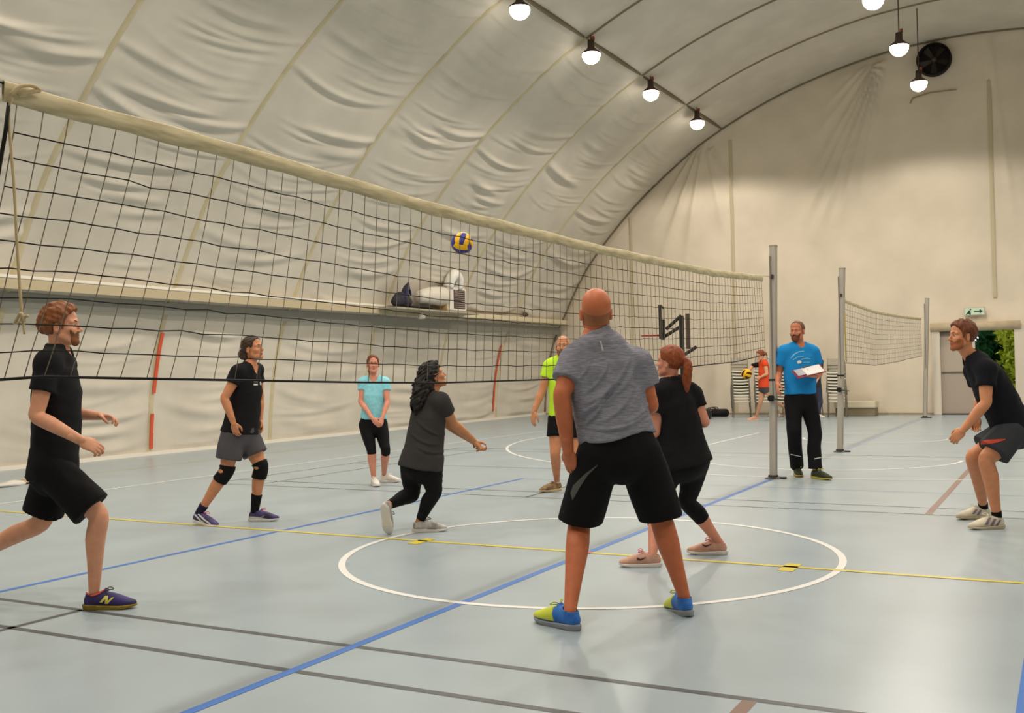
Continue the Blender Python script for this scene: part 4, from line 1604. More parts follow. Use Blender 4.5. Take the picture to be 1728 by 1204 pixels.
# --- man in the neon shirt, half hidden
p = Person('bald man in neon yellow shirt half hidden behind the man in grey', (860, 470, .2575), scale=1.0, vox=.010, hvox=.0052,
           feet={'R': dict(at=(270, 1398), t=.5, dir=(-.85, -.6)), 'L': dict(at=(470, 1410), t=.5, dir=(.3, -1))})
p.joints(neck=(352, 525, 0), shR=(262, 572, 0), shL=(452, 575, 0), elR=(215, 735, .0), wrR=(158, 880, -.05), elL=(510, 740, .05), wrL=(500, 890, -.1),
         hipR=(310, 930, 0), hipL=(415, 930, .0), knR=(298, 1150, -.08), knL=(440, 1160, -.08))
p.set_head((350, 448, -.02), (-.22, .05, -1), size=.96)
p.body(SK['warm'], {'R': dict(tip=(145, 970, -.07), curl=.35, back=(-.8, 0, -.5)), 'L': dict(curl=.4)})
p.face(brow='2a1c16')
p.stubble(HAIRM['stub'])
p.beard(mat('stubble_brown', '8a5a44', rough=.8), .0025, ymin=.035)
p.shirt(NEON, hem=.08, sleeve=.46, loose=.014, seed=43)
p.shorts(BLACK2, waist=.2, hemL=.52, hemR=.50, r0=.105, r1=.108, seed=44)
p.sleeve_on_leg('R', 1.93, 2.03, .005, cloth('sock_white', 'd8d4cc'), 'sock')
p.sleeve_on_leg('L', 1.93, 2.03, .005, cloth('sock_white', 'd8d4cc'), 'sock')
p.shoes(mat('shoe_beige', 'b89468', rough=.7, noise=(20, .3), col2='6d5a44'), mat('sole_tan', 'd6c29a', rough=.6), mat('lace_white', 'ece8e2', rough=.7))

# --- big man in grey from behind
p = Person('bald man in heather grey shirt and long black shorts seen from behind', (0, 0, 1.0), D=5.55, scale=1.07, vox=.009, hvox=.0045,
           feet={'L': dict(at=(953, 1060), t=.35, dir=(-.62, .70)), 'R': dict(at=(1161, 1041), t=.12, dir=(-.22, 1), pitch=7)})
p.wmul = np.array([(1, 1), (1.05, 1.1), (1.08, 1.12), (1.22, 1.15), (1.10, 1.08), (.95, 1.0), (1, 1)])
p.legmul = 1.05
p.armmul = 1.06
p.joints(neck=(1006, 566, .06), shL=(967, 613, .04), shR=(1075, 615, .06), elL=(948, 668, -.04), wrL=(959, 764, -.02), elR=(1097, 684, .08), wrR=(1085, 690, .34),
         hipL=(1012, 764, 0), hipR=(1078, 762, .02), knL=(978, 884, .16), knR=(1115, 874, .14))
p.set_head((1005.5, 527, .05), (-.05, .22, 1), up=(0, 1, -.15), size=.98)
p.body(SK['tan'], {'L': dict(tip=(968, 808, .02), curl=.6, back=(-.6, 0, -.75)), 'R': dict(curl=.5)})
p.stubble(mat('cropped_grey', 'a06845', rough=.8), zlo=-.062, zhi=.050, th=.0022)
o = p.shirt(HEATHER, hem=.115, sleeve=.55, loose=.014, flare=.012, seed=53, creases=[(1012, 672, .85, .17, .010, .011), (1032, 650, .80, .20, .012, .010), (1010, 640, .95, .14, .009, .008), (1042, 690, .75, .16, .010, .009), (1060, 640, 1.0, .12, .010, .007), (1060, 715, .35, .14, .009, .008), (1030, 722, .15, .16, .009, .008), (1075, 700, .55, .12, .009, .008), (1000, 700, .9, .12, .009, .008), (990, 620, 1.1, .10, .009, .007)], vox=.007, fold=.0055, neck_r=.072, hem_n=-.02 * cv(1, 0, 0), sleeve_r=1.06)
ray_decal('reflective_strip', [[((1012, 576), (1014.6, 575.5)), ((1014, 584), (1016.6, 583.5)), ((1016.6, 593), (1019, 592.4))]], o, mat('reflective', 'c9c5bc', rough=.4), o)
o = p.shorts(BLACK2, waist=.17, hemL=.96, hemR=.98, r0=.118, r1=.114, seed=54, vox=.008, hem_n=np.array([0, 0, -1.2]))
ray_decal('shorts_logo', [[((1008, 785), (1008.5, 786)), ((986, 801), (991.5, 803)), ((967, 820), (978, 823.5)), ((962.5, 832), (966, 845))]], o, mat('swoosh_grey', '56544f', rough=.6), o)
sh = p.shoes(mat('shoe_blue', '2a62b8', rough=.45, noise=(10, .2), col2='3f86d6'), mat('sole_grey', '8f9398', rough=.6), mat('lace_lime', 'c8d23c', rough=.7))
for side in 'LR':
    F = Fld((-.07, -.0, .02), (.07, .24, .12), .006)
    F.tube([(0, -.062, .045), (0, -.03, .055), (0, .03, .058), (0, .09, .050), (0, .15, .038), (0, .193, .032)],
           [(.031, .040), (.036, .048), (.040, .047), (.044, .040), (.043, .029), (.028, .020)], right=(1, 0, 0), k=.01, grow=.003)
    F.cut((0, .045, .05), (0, -1, .25))
    F.cut((0, 0, .030), (0, 0, -1))
    link('toe_panel', mesh_np('toe_panel', *F.mesh()), mat('shoe_lime', 'cfd84a', rough=.5), sh[side])
ray_decal('heel_mark', [[((1152, 1003), (1154, 1002)), ((1158, 1006), (1160, 1004)), ((1163, 1000), (1165, 1001))], [((1157, 1001), (1158.5, 1001)), ((1156, 1008), (1158, 1009))]], sh['R'], PRINT, sh['R'])

# --- woman with the ponytail
p = Person('woman with red ponytail in black shirt and capri leggings beside the man in grey', (0, 0, 1.0), scale=.93, fem=1.0, vox=.009, hvox=.0045,
           feet={'R': dict(at=(1194, 936), t=.5, dir=(-1, .2)), 'L': dict(at=(1081, 957), t=.5, dir=(-1, .12))})
p.wmul = np.array([(1, 1), (1.2, 1.25), (1.22, 1.25), (1.28, 1.25), (1.2, 1.18), (1.12, 1.1), (1, 1)])
p.legmul = 1.08
p.armmul = 1.2
p.joints(neck=(1132, 645, 0), shR=(1168, 665, .05), shL=(1110, 663, -.07), elR=(1188, 713, .02), wrR=(1168, 688, .26), elL=(1104, 730, -.08), wrL=(1088, 700, .16),
         hipR=(1174, 776, .04), hipL=(1138, 778, -.05), knR=(1160, 848, .12), knL=(1108, 852, .02))
p.set_head((1131, 612, 0), (-.78, .10, .60), size=.98)
p.body(SK['pink'], {'R': dict(curl=.6), 'L': dict(curl=.6)})
p.face(brow='5a3320')
p.hair(HAIRM['red'], 'long', .010, 8, rough=.002, top=.5, tails=[([(0, -.10, .03), (.0, -.135, .025), (.0, -.155, -.03), (.005, -.150, -.12), (.01, -.145, -.19), (.01, -.140, -.25)], [.025, .026, .036, .034, .028, .010])])
H = p.head
o = MB().tube([(math.cos(a) * .024, -.118, .03 + math.sin(a) * .024) for a in np.linspace(0, 2 * PI, 16)], .006, 6).build('hair_tie', BLACK, p.root, True)
o.matrix_local = Matrix.Translation(Vector(H['c'] - np.array(p.root.location))) @ Matrix((H['M'] * H['s']).tolist()).to_4x4()
p.shirt(BLACK, hem=-.06, sleeve=.50, loose=.014, flare=.004, seed=63)
p.trousers(LEG, waist=.2, ends={'R': .45, 'L': .45}, loose=.004, name='capri_leggings')
sh = p.shoes(mat('shoe_blush', 'c99a86', rough=.7, noise=(24, .08)), mat('sole_white', 'dcd6cf', rough=.5), mat('lace_pink', 'd2596a', rough=.7))
ray_decal('shoe_logo', [[((1075, 941), (1075, 946)), ((1081, 944), (1081, 947)), ((1090, 940.5), (1090, 942))]], sh['L'], mat('logo_dark', '4a3430', rough=.6), sh['L'])
ray_decal('shoe_logo', [[((1185, 918), (1185, 921)), ((1191, 921), (1191, 924)), ((1200, 918.5), (1200, 920))]], sh['R'], mat('logo_dark', '4a3430', rough=.6), sh['R'])

# --- man in blue with papers
p = Person('man in bright blue shirt and black trousers holding a red folder of papers', (1220, 500, .27397), scale=1.03, vox=.010, hvox=.0052,
           feet={'R': dict(at=(466, 1112), t=.6, dir=(-.12, -1)), 'L': dict(at=(612, 1130), t=.55, dir=(.55, -1))})
p.wmul = np.array([(1, 1), (1, 1), (1, 1.05), (1.12, 1.1), (1.04, 1.05), (1.05, 1), (1, 1)])
p.joints(neck=(470, 300, 0), shR=(378, 345, 0), shL=(556, 345, .02), elR=(345, 470, .07), wrR=(338, 545, -.14), elL=(592, 478, .05), wrL=(548, 490, -.21),
         hipR=(432, 640, 0), hipL=(525, 640, 0), knR=(440, 835, -.05), knL=(565, 850, -.04))
p.set_head((458, 217, -.02), (-.62, -.04, -.78), size=.97)
p.body(SK['ruddy'], {'L': dict(tip=(500, 488, -.26), curl=.55, back=(.1, -.9, -.3)), 'R': dict(tip=(335, 590, -.2), curl=.5)})
p.face(brow='4a2c1e')
p.hair(HAIRM['stub'], 'receding', .004, 9, rough=.001, top=.2)
p.beard(HAIRM['auburn'], .004, ymin=.058)
o = p.shirt(BLUE, hem=.115, sleeve=.60, loose=.018, flare=.004, seed=73, sleeve_r=1.08)
sky = mat('print_paleblue', '74b4dc', rough=.7)
ray_decal('chest_print', [[((1334, 604), (1335, 606)), ((1340, 597), (1341, 599)), ((1348, 593), (1348, 595)), ((1357, 592), (1357, 594))], [((1338, 607), (1339, 608.5)), ((1346, 602), (1346, 603.5)), ((1356, 601), (1356, 602.5))],
                          [((1352, 606), (1352, 608)), ((1362, 604), (1362, 605.5)), ((1368, 606), (1368, 607))], [((1355, 611), (1355, 612.5)), ((1366, 611), (1366, 612.5))]], o, sky, o)
ray_decal('chest_star', [[((1345, 610), (1346, 614)), ((1349, 608), (1349, 614)), ((1353, 610), (1352, 613))]], o, PRINT, o)
o = p.trousers(cloth('trousers', '161517', rough=.8), waist=.26, end=.96, loose=.010, straight=1.0, name='trousers', fold=.004)
ray_decal('ankle_stripe', [[((1334, 766.5), (1334, 767.8)), ((1343, 768.5), (1343, 769.8)), ((1352, 770.5), (1352, 771.8))], [((1374, 774), (1374, 775.5)), ((1382, 772.5), (1382, 774)), ((1390, 770.5), (1390, 772))]], o, PRINT, o)
p.shoes(mat('shoe_darklime', '2b3320', rough=.6), mat('sole_yellow', 'a89a3e', rough=.6), mat('lace_lime', 'c8d23c', rough=.7))
# the folder he holds
fc = p.P(528, 462, -.30)
fo = tag(empty('folder', tuple(fc)), 'red folder with white papers held open by the man in blue', 'folder')
ang = math.atan2(RT[1], RT[0])
fo.rotation_euler = (math.radians(24), math.radians(-12), ang)
MB().box((0, 0, -.004), (.34, .23, .006), bev=.002).build('cover', mat('folder_red', '8e2136', rough=.5), fo)
MB().box((.05, -.005, .004), (.21, .20, .008)).build('paper_stack', mat('paper', 'd9d6d2', rough=.7), fo)
MB().box((-.09, .01, .006), (.12, .17, .003)).build('paper_sheet', mat('paper_print', 'a8a6ad', rough=.7), fo)
MB().box((.0, .1, .012), (.08, .02, .012), bev=.003).build('clip', M_steel, fo)

# --- man crouching at the right
p = Person('man in navy shirt and grey shorts crouching ready at the right edge', (1540, 510, .33216), scale=1.0, vox=.009, hvox=.0044, D=8.42,
           feet={'L': dict(at=(378, 1154), t=.5, dir=(-1, -.12)), 'R': dict(at=(312, 1103), t=.5, dir=(-1, -.1))})
p.wmul = np.array([(1, 1), (1, 1.12), (1.02, 1.12), (1.08, 1.2), (1.05, 1.15), (1.05, 1.05), (1, 1)])
p.legmul = 1.1
p.armmul = 1.05
p.bend = .02
p.joints(neck=(300, 282, 0), shL=(372, 345, -.17), shR=(312, 350, .18), elL=(372, 512, -.22), wrL=(253, 655, -.17), elR=(345, 490, .24), wrR=(325, 590, .2),
         hipL=(505, 650, -.09), hipR=(520, 640, .09), knL=(375, 805, -.12), knR=(310, 790, .1))
p.set_head((252, 175, 0), (-1, .06, -.08), up=(-.10, 1, 0), size=1.0)
p.body(SK['warm'], {'L': dict(tip=(195, 712, -.13), curl=.8, back=(-.5, .3, -.8)), 'R': dict(tip=(318, 660, .15), curl=.5, back=(.2, 0, 1))})
p.face(brow='6a3a20')
p.hair(HAIRM['auburn'], 'short', .013, 10, rough=.003, top=1.1)
p.beard(mat('stubble_auburn', 'a0603e', rough=.8), .0025, ymin=.02)
p.shirt(NAVY, hem=-.02, sleeve=.50, loose=.018, flare=.012, seed=83)
o = p.shorts(cloth('shorts_slate', '3a3c40'), waist=.16, hemL=.74, hemR=.72, r0=.125, r1=.135, seed=84)
ray_decal('red_stripe', [[((1655, 744.5), (1655, 751)), ((1668, 742.5), (1668, 749.5)), ((1682, 741.5), (1682, 747.5)), ((1697, 741), (1697, 742.5))]], o, mat('stripe_red', 'c04a36', rough=.7), o)
for side in 'LR':
    p.sleeve_on_leg(side, 1.90, 2.03, .005, cloth('sock_black', '141414'), 'sock')
sh = p.shoes(mat('shoe_cream', 'd6cbb4', rough=.65, noise=(16, .15)), mat('sole_cream', 'b8ad92', rough=.6), mat('lace_cream', 'e6dfce', rough=.7))
st = mat('stripe_mauve', '7f6f80', rough=.6)
ray_decal('side_stripe', [[((1662, 886), (1667, 887)), ((1668, 874), (1673, 874))], [((1671, 888), (1676, 888)), ((1677, 876), (1682, 876))], [((1680, 888), (1684, 888)), ((1686, 878), (1690, 878))]], sh['L'], st, sh['L'])
ray_decal('side_stripe', [[((1640, 868), (1645, 868)), ((1646, 860), (1650, 860))], [((1648, 870), (1652, 870)), ((1654, 861), (1658, 861))]], sh['R'], st, sh['R'])

# --- figures by the end wall
p = Person('blurred person in orange red top striding past the stacked chairs', (1220, 500, .27397), scale=.98, fem=.6, vox=.012, hvox=.006,
           feet={'R': dict(at=(185, 768), t=.5, dir=(-1, -.1)), 'L': dict(at=(375, 745), t=.9, dir=(-1, .1), pitch=40)}, D=25.6)
p.joints(neck=(250, 402, 0), shR=(232, 420, .14), shL=(262, 420, -.14), elR=(185, 428, .12), wrR=(152, 470, .05), elL=(270, 480, -.2), wrL=(230, 500, -.15),
         hipR=(250, 560, .07), hipL=(262, 560, -.07), knR=(232, 650, .08), knL=(305, 645, -.08))
p.set_head((232, 366, 0), (-.9, -.2, -.2), size=1.0)
p.body(SK['light'], {'R': dict(curl=.6), 'L': dict(curl=.6)})
p.hair(HAIRM['red'], 'long', .014, 11, rough=.003, tails=[([(0, -.10, .03), (0, -.15, .02), (0, -.17, -.05)], [.03, .03, .012])])
p.shirt(RED, hem=-.02, sleeve=.2, loose=.018, flare=.01, seed=93)
p.shorts(SHGREY, waist=.2, hemL=.35, hemR=.35, r0=.11, r1=.115, seed=94)
F = Fld(*p.bounds(['shR', 'elR'], .12), .012)
F.tube([p.J['shR'], p.J['elR']], [.07, .055], k=0)
world_child('sleeve', F.mesh(), BLACK, p.root)
p.shoes(mat('shoe_salmon', 'dba386', rough=.7), mat('sole_white', 'dcd6cf', rough=.5))
volleyball(p.P(145, 480, -.1), .13, 'yellow and brown ball carried by the person in the orange red top', (.4, .2, 1.0), [M_by, mat('ball_brown', '3a2415', rough=.6)])

p = Person('person in dark jeans standing mostly hidden behind the man in blue', (0, 0, 1.0), scale=.93, vox=.014, hvox=.007,
           feet={'R': dict(at=(1364, 706), t=.5, dir=(-.2, -1)), 'L': dict(at=(1384, 706), t=.5, dir=(.7, -1))})
p.joints(neck=(1373, 608), shR=(1362, 611), shL=(1385, 611), elR=(1359, 631), wrR=(1359, 648), elL=(1384, 630), wrL=(1377, 646, -.15),
         hipR=(1368, 652), hipL=(1380, 652), knR=(1365, 679), knL=(1384, 679))
p.set_head((1373, 598), (-.5, 0, -.8))
p.body(SK['light'], {})
p.hair(HAIRM['brown'], 'short', .012, 12)
p.shirt(DGREY, hem=-.02, sleeve=.6, loose=.016, seed=95)
p.trousers(cloth('jeans', '3f4256'), waist=.2, end=.97, loose=.010, straight=.9, name='jeans')
p.shoes(mat('shoe_white', 'e4ddd4', rough=.6, noise=(20, .08)), mat('sole_white', 'dcd6cf', rough=.5))

p = Person('person with brown hair in pale top mostly hidden behind the net post', (0, 0, 1.0), scale=.95, fem=.6, vox=.014, hvox=.007,
           feet={'R': dict(at=(1300, 704), t=.5, dir=(-.2, 1)), 'L': dict(at=(1315, 704), t=.5, dir=(.2, 1))})
p.joints(neck=(1308, 602), shR=(1316, 606), shL=(1300, 606), elR=(1316, 626), wrR=(1314, 642, .1), elL=(1298, 626), wrL=(1300, 642, .1),
         hipR=(1312, 650), hipL=(1304, 650), knR=(1315, 678), knL=(1302, 678))
p.set_head((1307, 590), (.2, 0, 1))
p.body(SK['light'], {})
p.hair(HAIRM['brown'], 'long', .014, 13, tails=[([(0, -.10, 0), (0, -.12, -.08), (0, -.11, -.16)], [.05, .05, .02])])
p.shirt(cloth('paleblue', 'b9c6d0'), hem=-.02, sleeve=.5, loose=.016, seed=96)
p.shorts(BLACK2, waist=.2, hemL=.4, hemR=.4, seed=97)
p.shoes(mat('shoe_white', 'e4ddd4', rough=.6, noise=(20, .08)), mat('sole_white', 'dcd6cf', rough=.5))

for l in LOG:
    print(*l)

# ------------------------------------------------------------------ things on the left wall
M_orange = mat('orange_strap', 'd4573a', rough=.6)


def s_of_z(z):
    return float(np.interp(z, PF[:700, 1], PS[:700]))


def strap(y, z0, z1, label):
    S = np.linspace(s_of_z(z0), s_of_z(z1), 14)
    P2, Nn = prof_at(S), prof_n(S)
    mid = (float(P2[:, 0].mean()), y, float(P2[:, 1].mean()))
    V = []
    for i in range(14):
        for w, o in ((-.034, .045), (.034, .045), (.034, .058), (-.034, .058)):
            V.append((P2[i, 0] + o * Nn[i, 0], y + w, P2[i, 1] + o * Nn[i, 1]))
    Q = [[i * 4 + k, i * 4 + (k + 1) % 4, i * 4 + 4 + (k + 1) % 4, i * 4 + 4 + k] for i in range(13) for k in range(4)]
    Q += [[0, 3, 2, 1], [52, 53, 54, 55]]
    o = link('wall_strap', mesh_np('wall_strap', np.array(V), np.array(Q), False), M_orange)
    return tag(o, label, 'strap')


strap(6.18, 1.12, 2.20, 'upper bright orange strap on the wall seam behind the runner on the left')
strap(6.18, .12, .75, 'lower orange strap near the floor on the wall seam left of the knee pad woman')
d_ = FW + (838 - 864) / FPX * RT - (630 - 602) / FPX * UP
ys_ = float((CAM + (-11.2 - CAM[0]) / d_[0] * d_)[1])
strap(ys_, .25, 2.15, 'faded orange strap on the far wall seam left of the neon shirt man')

# heater unit on the ledge
LX, LZ_ = -10.16, 2.875
hy = 14.2
ac = tag(empty('air_heater', (LX, hy, LZ_)), 'white air heater box with dark grille standing on the wall ledge', 'heater')
MB().box((0, .45, .30), (.30, .85, .60), bev=.03).build('casing', mat('heater_white', 'dcd6cc', rough=.5), ac)
MB().box((.155, .52, .30), (.012, .52, .46)).build('grille_back', mat('grille_dark', '5b4a48', rough=.7), ac)
for k in range(9):
    MB().box((.168, .52, .10 + .05 * k), (.02, .50, .016)).build('louvre', mat('louvre', '9b8b84', rough=.5), ac)
MB().tube(catmull([(.05, -.05, .34), (.05, -.45, .34), (.05, -.85, .31), (.05, -1.15, .27)], 12), np.array([.30, .31, .31, .30, .29, .28, .27, .25, .24, .22, .20, .18]) * .75, 16).build('air_drum', mat('drum_white', 'd5cdbf', rough=.5), ac, True)
MB().tube(catmull([(0.06, .15, .58), (.12, .2, .80), (.14, .35, .90), (.12, .55, .80), (.06, .6, .58)], 18), .13, 12).build('duct_elbow', mat('duct_white', 'e8e4dc', rough=.45), ac, True)
MB().box((.02, -.1, .26), (.34, .05, .52), bev=.01).build('clamp_ring', mat('clamp_tan', 'b79b6c', rough=.6), ac)
bag = tag(empty('duffel_bag', (LX, hy - 1.75, LZ_)), 'dark blue and black bag leaning on the wall ledge by the heater', 'bag')
F = Fld((-.25, -.4, -.02), (.25, .5, .7), .02)
F.tube([(0, -.2, .14), (0, .0, .2), (0, .2, .14)], [.13, .18, .13], k=.02)
F.tube([(0, .1, .2), (0, .2, .45), (0, .28, .58)], [.12, .08, .04], k=.03)
F.cut((0, 0, 0), (0, 0, -1))
F.folds(.008, 20, 3)
link('bag_body', mesh_np('bag_body', *F.mesh()), mat('bag_dark', '34323c', rough=.8), bag)
MB().tube(catmull([(.16, -.1, .2), (.15, .0, .4), (.12, .15, .42), (.10, .22, .3)], 12), .022, 6).build('strap', mat('bag_blue', '2d2c5e', rough=.7), bag, True)
tarp = tag(empty('black_tarp', (LX + .02, hy - .95, LZ_)), 'flat black tarp lying on the ledge under the heater drum', 'tarp')
F = Fld((-.17, -.7, -.01), (.17, .7, .1), .015)
F.tube([(0, -.55, .03), (0, 0, .045), (0, .5, .02)], [(.12, .03), (.15, .045), (.10, .02)], right=(1, 0, 0), k=0)
F.cut((0, 0, 0), (0, 0, -1))
F.folds(.006, 25, 4)
link('tarp_sheet', mesh_np('tarp_sheet', *F.mesh()), mat('tarp_black', '2a2724', rough=.8), tarp)
rod = tag(empty('pole', (-10.52, 17.6, 3.04)), 'thin brown pole with dark knob lying along the far end of the ledge', 'pole')
MB().tube([(0, -1.9, -.06), (0, 1.5, -.04)], .018, 8).build('shaft', mat('pole_brown', '6a5a44', rough=.6), rod)
MB().lathe([(0, -.12), (.05, -.08), (.07, 0), (.05, .08), (0, .14)], (0, 1.6, -.04), 12, R=[[1, 0, 0], [0, 0, 1], [0, -1, 0]]).build('knob', mat('knob_dark', '4a3f34', rough=.6), rod, True)
MB().box((0, -1.85, -.06), (.05, .06, .10)).build('bracket', mat('pole_bracket', '8f6f48', rough=.6), rod)
lp = tag(MB().lathe([(0, .14), (.05, .14), (.055, .10), (.10, .03), (.09, -.02), (0, -.03)], (0, 0, 0), 14).build('sensor_box', M_white, None, True), 'small white fitting hanging under the ledge below the heater', 'fitting')
lp.location = (-10.2, 13.3, 2.68)

# ------------------------------------------------------------------ end wall: fan, doorway, exit sign, outside
fan = tag(empty('wall_fan', (.27, YE - .06, 9.30)), 'round black ventilation fan high on the end wall', 'fan')
RX = [[1, 0, 0], [0, 0, 1], [0, -1, 0]]
MB().lathe([(.40, -.12), (.43, -.12), (.43, .12), (.40, .12), (.385, .05), (.385, -.05), (.40, -.12)], n=32, R=RX).build('housing_ring', mat('fan_black', '17130f', rough=.6), fan, True)
MB().lathe([(0, .015), (.40, .015)], n=32, R=RX).build('back_plate', mat('fan_dark', '0d0a08', rough=.8), fan)
for k in range(5):
    a = 2 * PI * k / 5 + .3
    Rk = np.array([[math.cos(a), 0, math.sin(a)], [0, 1, 0], [-math.sin(a), 0, math.cos(a)]])
    mb = MB()
    mb.add(np.array([(.06, -.02, -.04), (.36, -.05, -.10), (.36, .03, .10), (.06, .02, .04), (.06, -.01, -.04), (.36, -.04, -.10), (.36, .04, .10), (.06, .03, .04)]) @ Rk.T,
           [(0, 1, 2, 3), (7, 6, 5, 4), (0, 4, 5, 1), (1, 5, 6, 2), (2, 6, 7, 3), (3, 7, 4, 0)])
    mb.build('blade', mat('fan_blade', '2e241c', rough=.5), fan)
MB().lathe([(0, -.10), (.05, -.09), (.07, -.04), (.07, .08)], n=16, R=RX).build('hub', mat('fan_hub', '4a4036', rough=.4), fan, True)

M_frame = mat('door_frame_white', 'd9cfbe', rough=.55)
door = struct(empty('door_1', ((DX0 + DX1) / 2, YE, 0)), 'white framed double doorway with one grey leaf closed')
inv = door.matrix_basis.inverted()


def dput(mb, nm, m, sm=False):
    o = mb.build(nm, m, door, sm)
    o.matrix_parent_inverse = inv
    return o


dput(MB().box((DX0 - .09, YE - .05, DZ / 2), (.20, .22, DZ), bev=.012), 'jamb', M_frame)
dput(MB().box((DX1 + .11, YE - .05, DZ / 2 + .05), (.24, .22, DZ + .1), bev=.012), 'jamb', M_frame)
mb = MB()
mb.tube([(DX0 - .22, YE - .12, DZ + .11), (DX1 + .14, YE - .12, DZ + .10)], .115, 16)
dput(mb, 'lintel_roll', mat('lintel_fabric', 'c0b094', rough=.7, noise=(6, .08)), True)
mid = 1.02
dput(MB().box(((DX0 + mid) / 2, YE + .02, .56), (mid - DX0 - .02, .05, 1.06), bev=.006), 'lower_leaf', mat('door_grey', 'b0a294', rough=.5))
dput(MB().box(((DX0 + mid) / 2, YE + .02, 1.60), (mid - DX0 - .02, .05, .98), bev=.006), 'upper_leaf', mat('door_grey2', 'b8ab9c', rough=.5))
dput(MB().box(((DX0 + mid) / 2, YE - .01, 1.10), (mid - DX0 - .02, .03, .035)), 'rail', mat('door_rail', '6f665b', rough=.5))
dput(MB().box((mid + .0, YE + .02, DZ / 2), (.06, .08, DZ), bev=.006), 'meeting_stile', M_frame)
dput(MB().box(((DX0 + mid) / 2, YE - .005, DZ - .06), (mid - DX0, .05, .09)), 'top_rail', mat('door_dark_grey', '8a8072', rough=.6))  # darker grey-brown strip across the top of the closed leaf
dput(MB().box((mid - .08, YE - .035, 1.02), (.03, .05, .14), bev=.006), 'handle', M_steel)
dput(MB().box(((DX0 + DX1) / 2, YE + .02, .012), (DX1 - DX0, .2, .024)), 'threshold', M_steel)

sg = tag(empty('exit_sign', (1.07, YE - .10, 2.66)), 'small pale green lit exit sign above the doorway', 'sign')
MB().box((0, 0, 0), (.50, .07, .22), bev=.012).build('housing', mat('sign_housing', 'c9c4b2', rough=.5), sg)
MB().box((0, -.038, 0), (.44, .008, .17)).build('face', mat('sign_face', 'b9c8b0', rough=.5, emit=('b9d0b0', .25)), sg)
M_sgd = mat('sign_green', '2e4a34', rough=.6)
mb = MB()
mb.box((-.13, -.044, -.015), (.05, .006, .09), R=[[.9, 0, .43], [0, 1, 0], [-.43, 0, .9]])
mb.box((-.17, -.044, -.05), (.08, .006, .025), R=[[.8, 0, -.6], [0, 1, 0], [.6, 0, .8]])
mb.box((-.10, -.044, -.055), (.03, .006, .06))
mb.box((-.09, -.044, .055), (.035, .006, .035))
mb.build('running_figure', M_sgd, sg)
mb = MB()
mb.box((.06, -.044, 0), (.14, .006, .03))
mb.add([(.12, -.047, .06), (.12, -.047, -.06), (.20, -.047, 0)], [(0, 1, 2)])
mb.build('arrow', M_sgd, sg)

# outside: ground and shrubs
ground = struct(MB().box((1, 34.2, -.06), (40, 24, .1)).build('ground', mat('grass_ground', '6f7f3a', rough=.9, noise=(4, .3))))


def shrub(x, y, h, w, n, col, col2, label, seed, leaf=.16):
    r = np.random.RandomState(seed)
    t = tag(empty('shrub', (x, y, 0)), label, 'shrub')
    P = r.normal(size=(n, 3))
    P /= np.linalg.norm(P, axis=1)[:, None]
    P *= (r.uniform(.35, 1, n) ** .45)[:, None]
    lob = 1 + .18 * np.sin(P[:, 0] * 7 + seed) * np.cos(P[:, 2] * 6) + .12 * np.sin(P[:, 1] * 9)
    P *= lob[:, None]
    P = P * np.array([w, w, h * .52]) + np.array([0, 0, h * .52])
    P[:, 2] = np.maximum(P[:, 2], .06)
    a = r.normal(size=(n, 3))
    a /= np.linalg.norm(a, axis=1)[:, None]
    b = np.cross(a, r.normal(size=(n, 3)))
    b /= np.linalg.norm(b, axis=1)[:, None]
    s = leaf * r.uniform(.6, 1.3, n)[:, None]
    V = np.stack([P - a * s, P + b * s * .45, P + a * s, P - b * s * .45], 1).reshape(-1, 3)
    Q = np.arange(4 * n).reshape(-1, 4)
    o = link('foliage', mesh_np('foliage', V, Q, False), mat('leaf_' + col, col, rough=.6, noise=(2.5, .3), col2=col2), t)
    o['kind'] = 'stuff'
    for k in range(5):
        q = r.normal(size=3) * np.array([w * .4, w * .4, 0])
        MB().tube(catmull([(0, 0, 0), (q[0] * .4, q[1] * .4, h * .3), (q[0], q[1], h * .75)], 8), [.05, .045, .04, .035, .03, .025, .02, .012], 6).build('stem', mat('bark', '4a3a28', rough=.9), t, True)


shrub(2.6, 26.2, 2.9, 1.25, 5200, '8f9d1c', 'c3c83a', 'bright yellow green shrub seen through the open doorway', 4, .13)
shrub(.4, 29.5, 6.4, 2.6, 6500, '1f4a2c', '3f7a46', 'dark green tree seen in the upper part of the open doorway', 5, .24)
shrub(6.2, 31.5, 4.6, 2.2, 4200, '27552f', '4b8444', 'dark green shrub behind the bright yellow green one', 6, .24)

# ------------------------------------------------------------------ things along the end wall
bx = tag(empty('white_bench', (-1.82, YE - .62, 0)), 'low white padded bench box against the end wall', 'bench')
MB().box((0, 0, .30), (1.05, .62, .17), bev=.02).build('pad', mat('bench_cream', 'd9cdb4', rough=.6), bx)
MB().box((0, .02, .11), (1.0, .56, .22), bev=.01).build('base', mat('bench_base', '8d8268', rough=.7), bx)
bg_ = tag(empty('sports_bag', (-5.55, YE - 1.25, 0)), 'long flat black sports bag on the floor by the end wall', 'bag')
F = Fld((-.5, -.3, -.02), (.5, .3, .4), .018)
F.tube([(-.33, 0, .11), (0, 0, .125), (.33, 0, .11)], [(.16, .12), (.17, .135), (.16, .12)], right=(0, 1, 0), k=0)
F.cut((0, 0, 0), (0, 0, -1))
F.cut((0, 0, .21), (0, 0, 1))
F.folds(.005, 22, 8)
link('bag_body', mesh_np('bag_body', *F.mesh()), mat('bag_black', '1d1b1a', rough=.75), bg_)
for s_ in (-1, 1):
    MB().tube(catmull([(-.12, .10 * s_, .20), (-.08, .13 * s_, .25), (.08, .13 * s_, .25), (.12, .10 * s_, .20)], 10), .012, 6).build('handle', M_black, bg_, True)
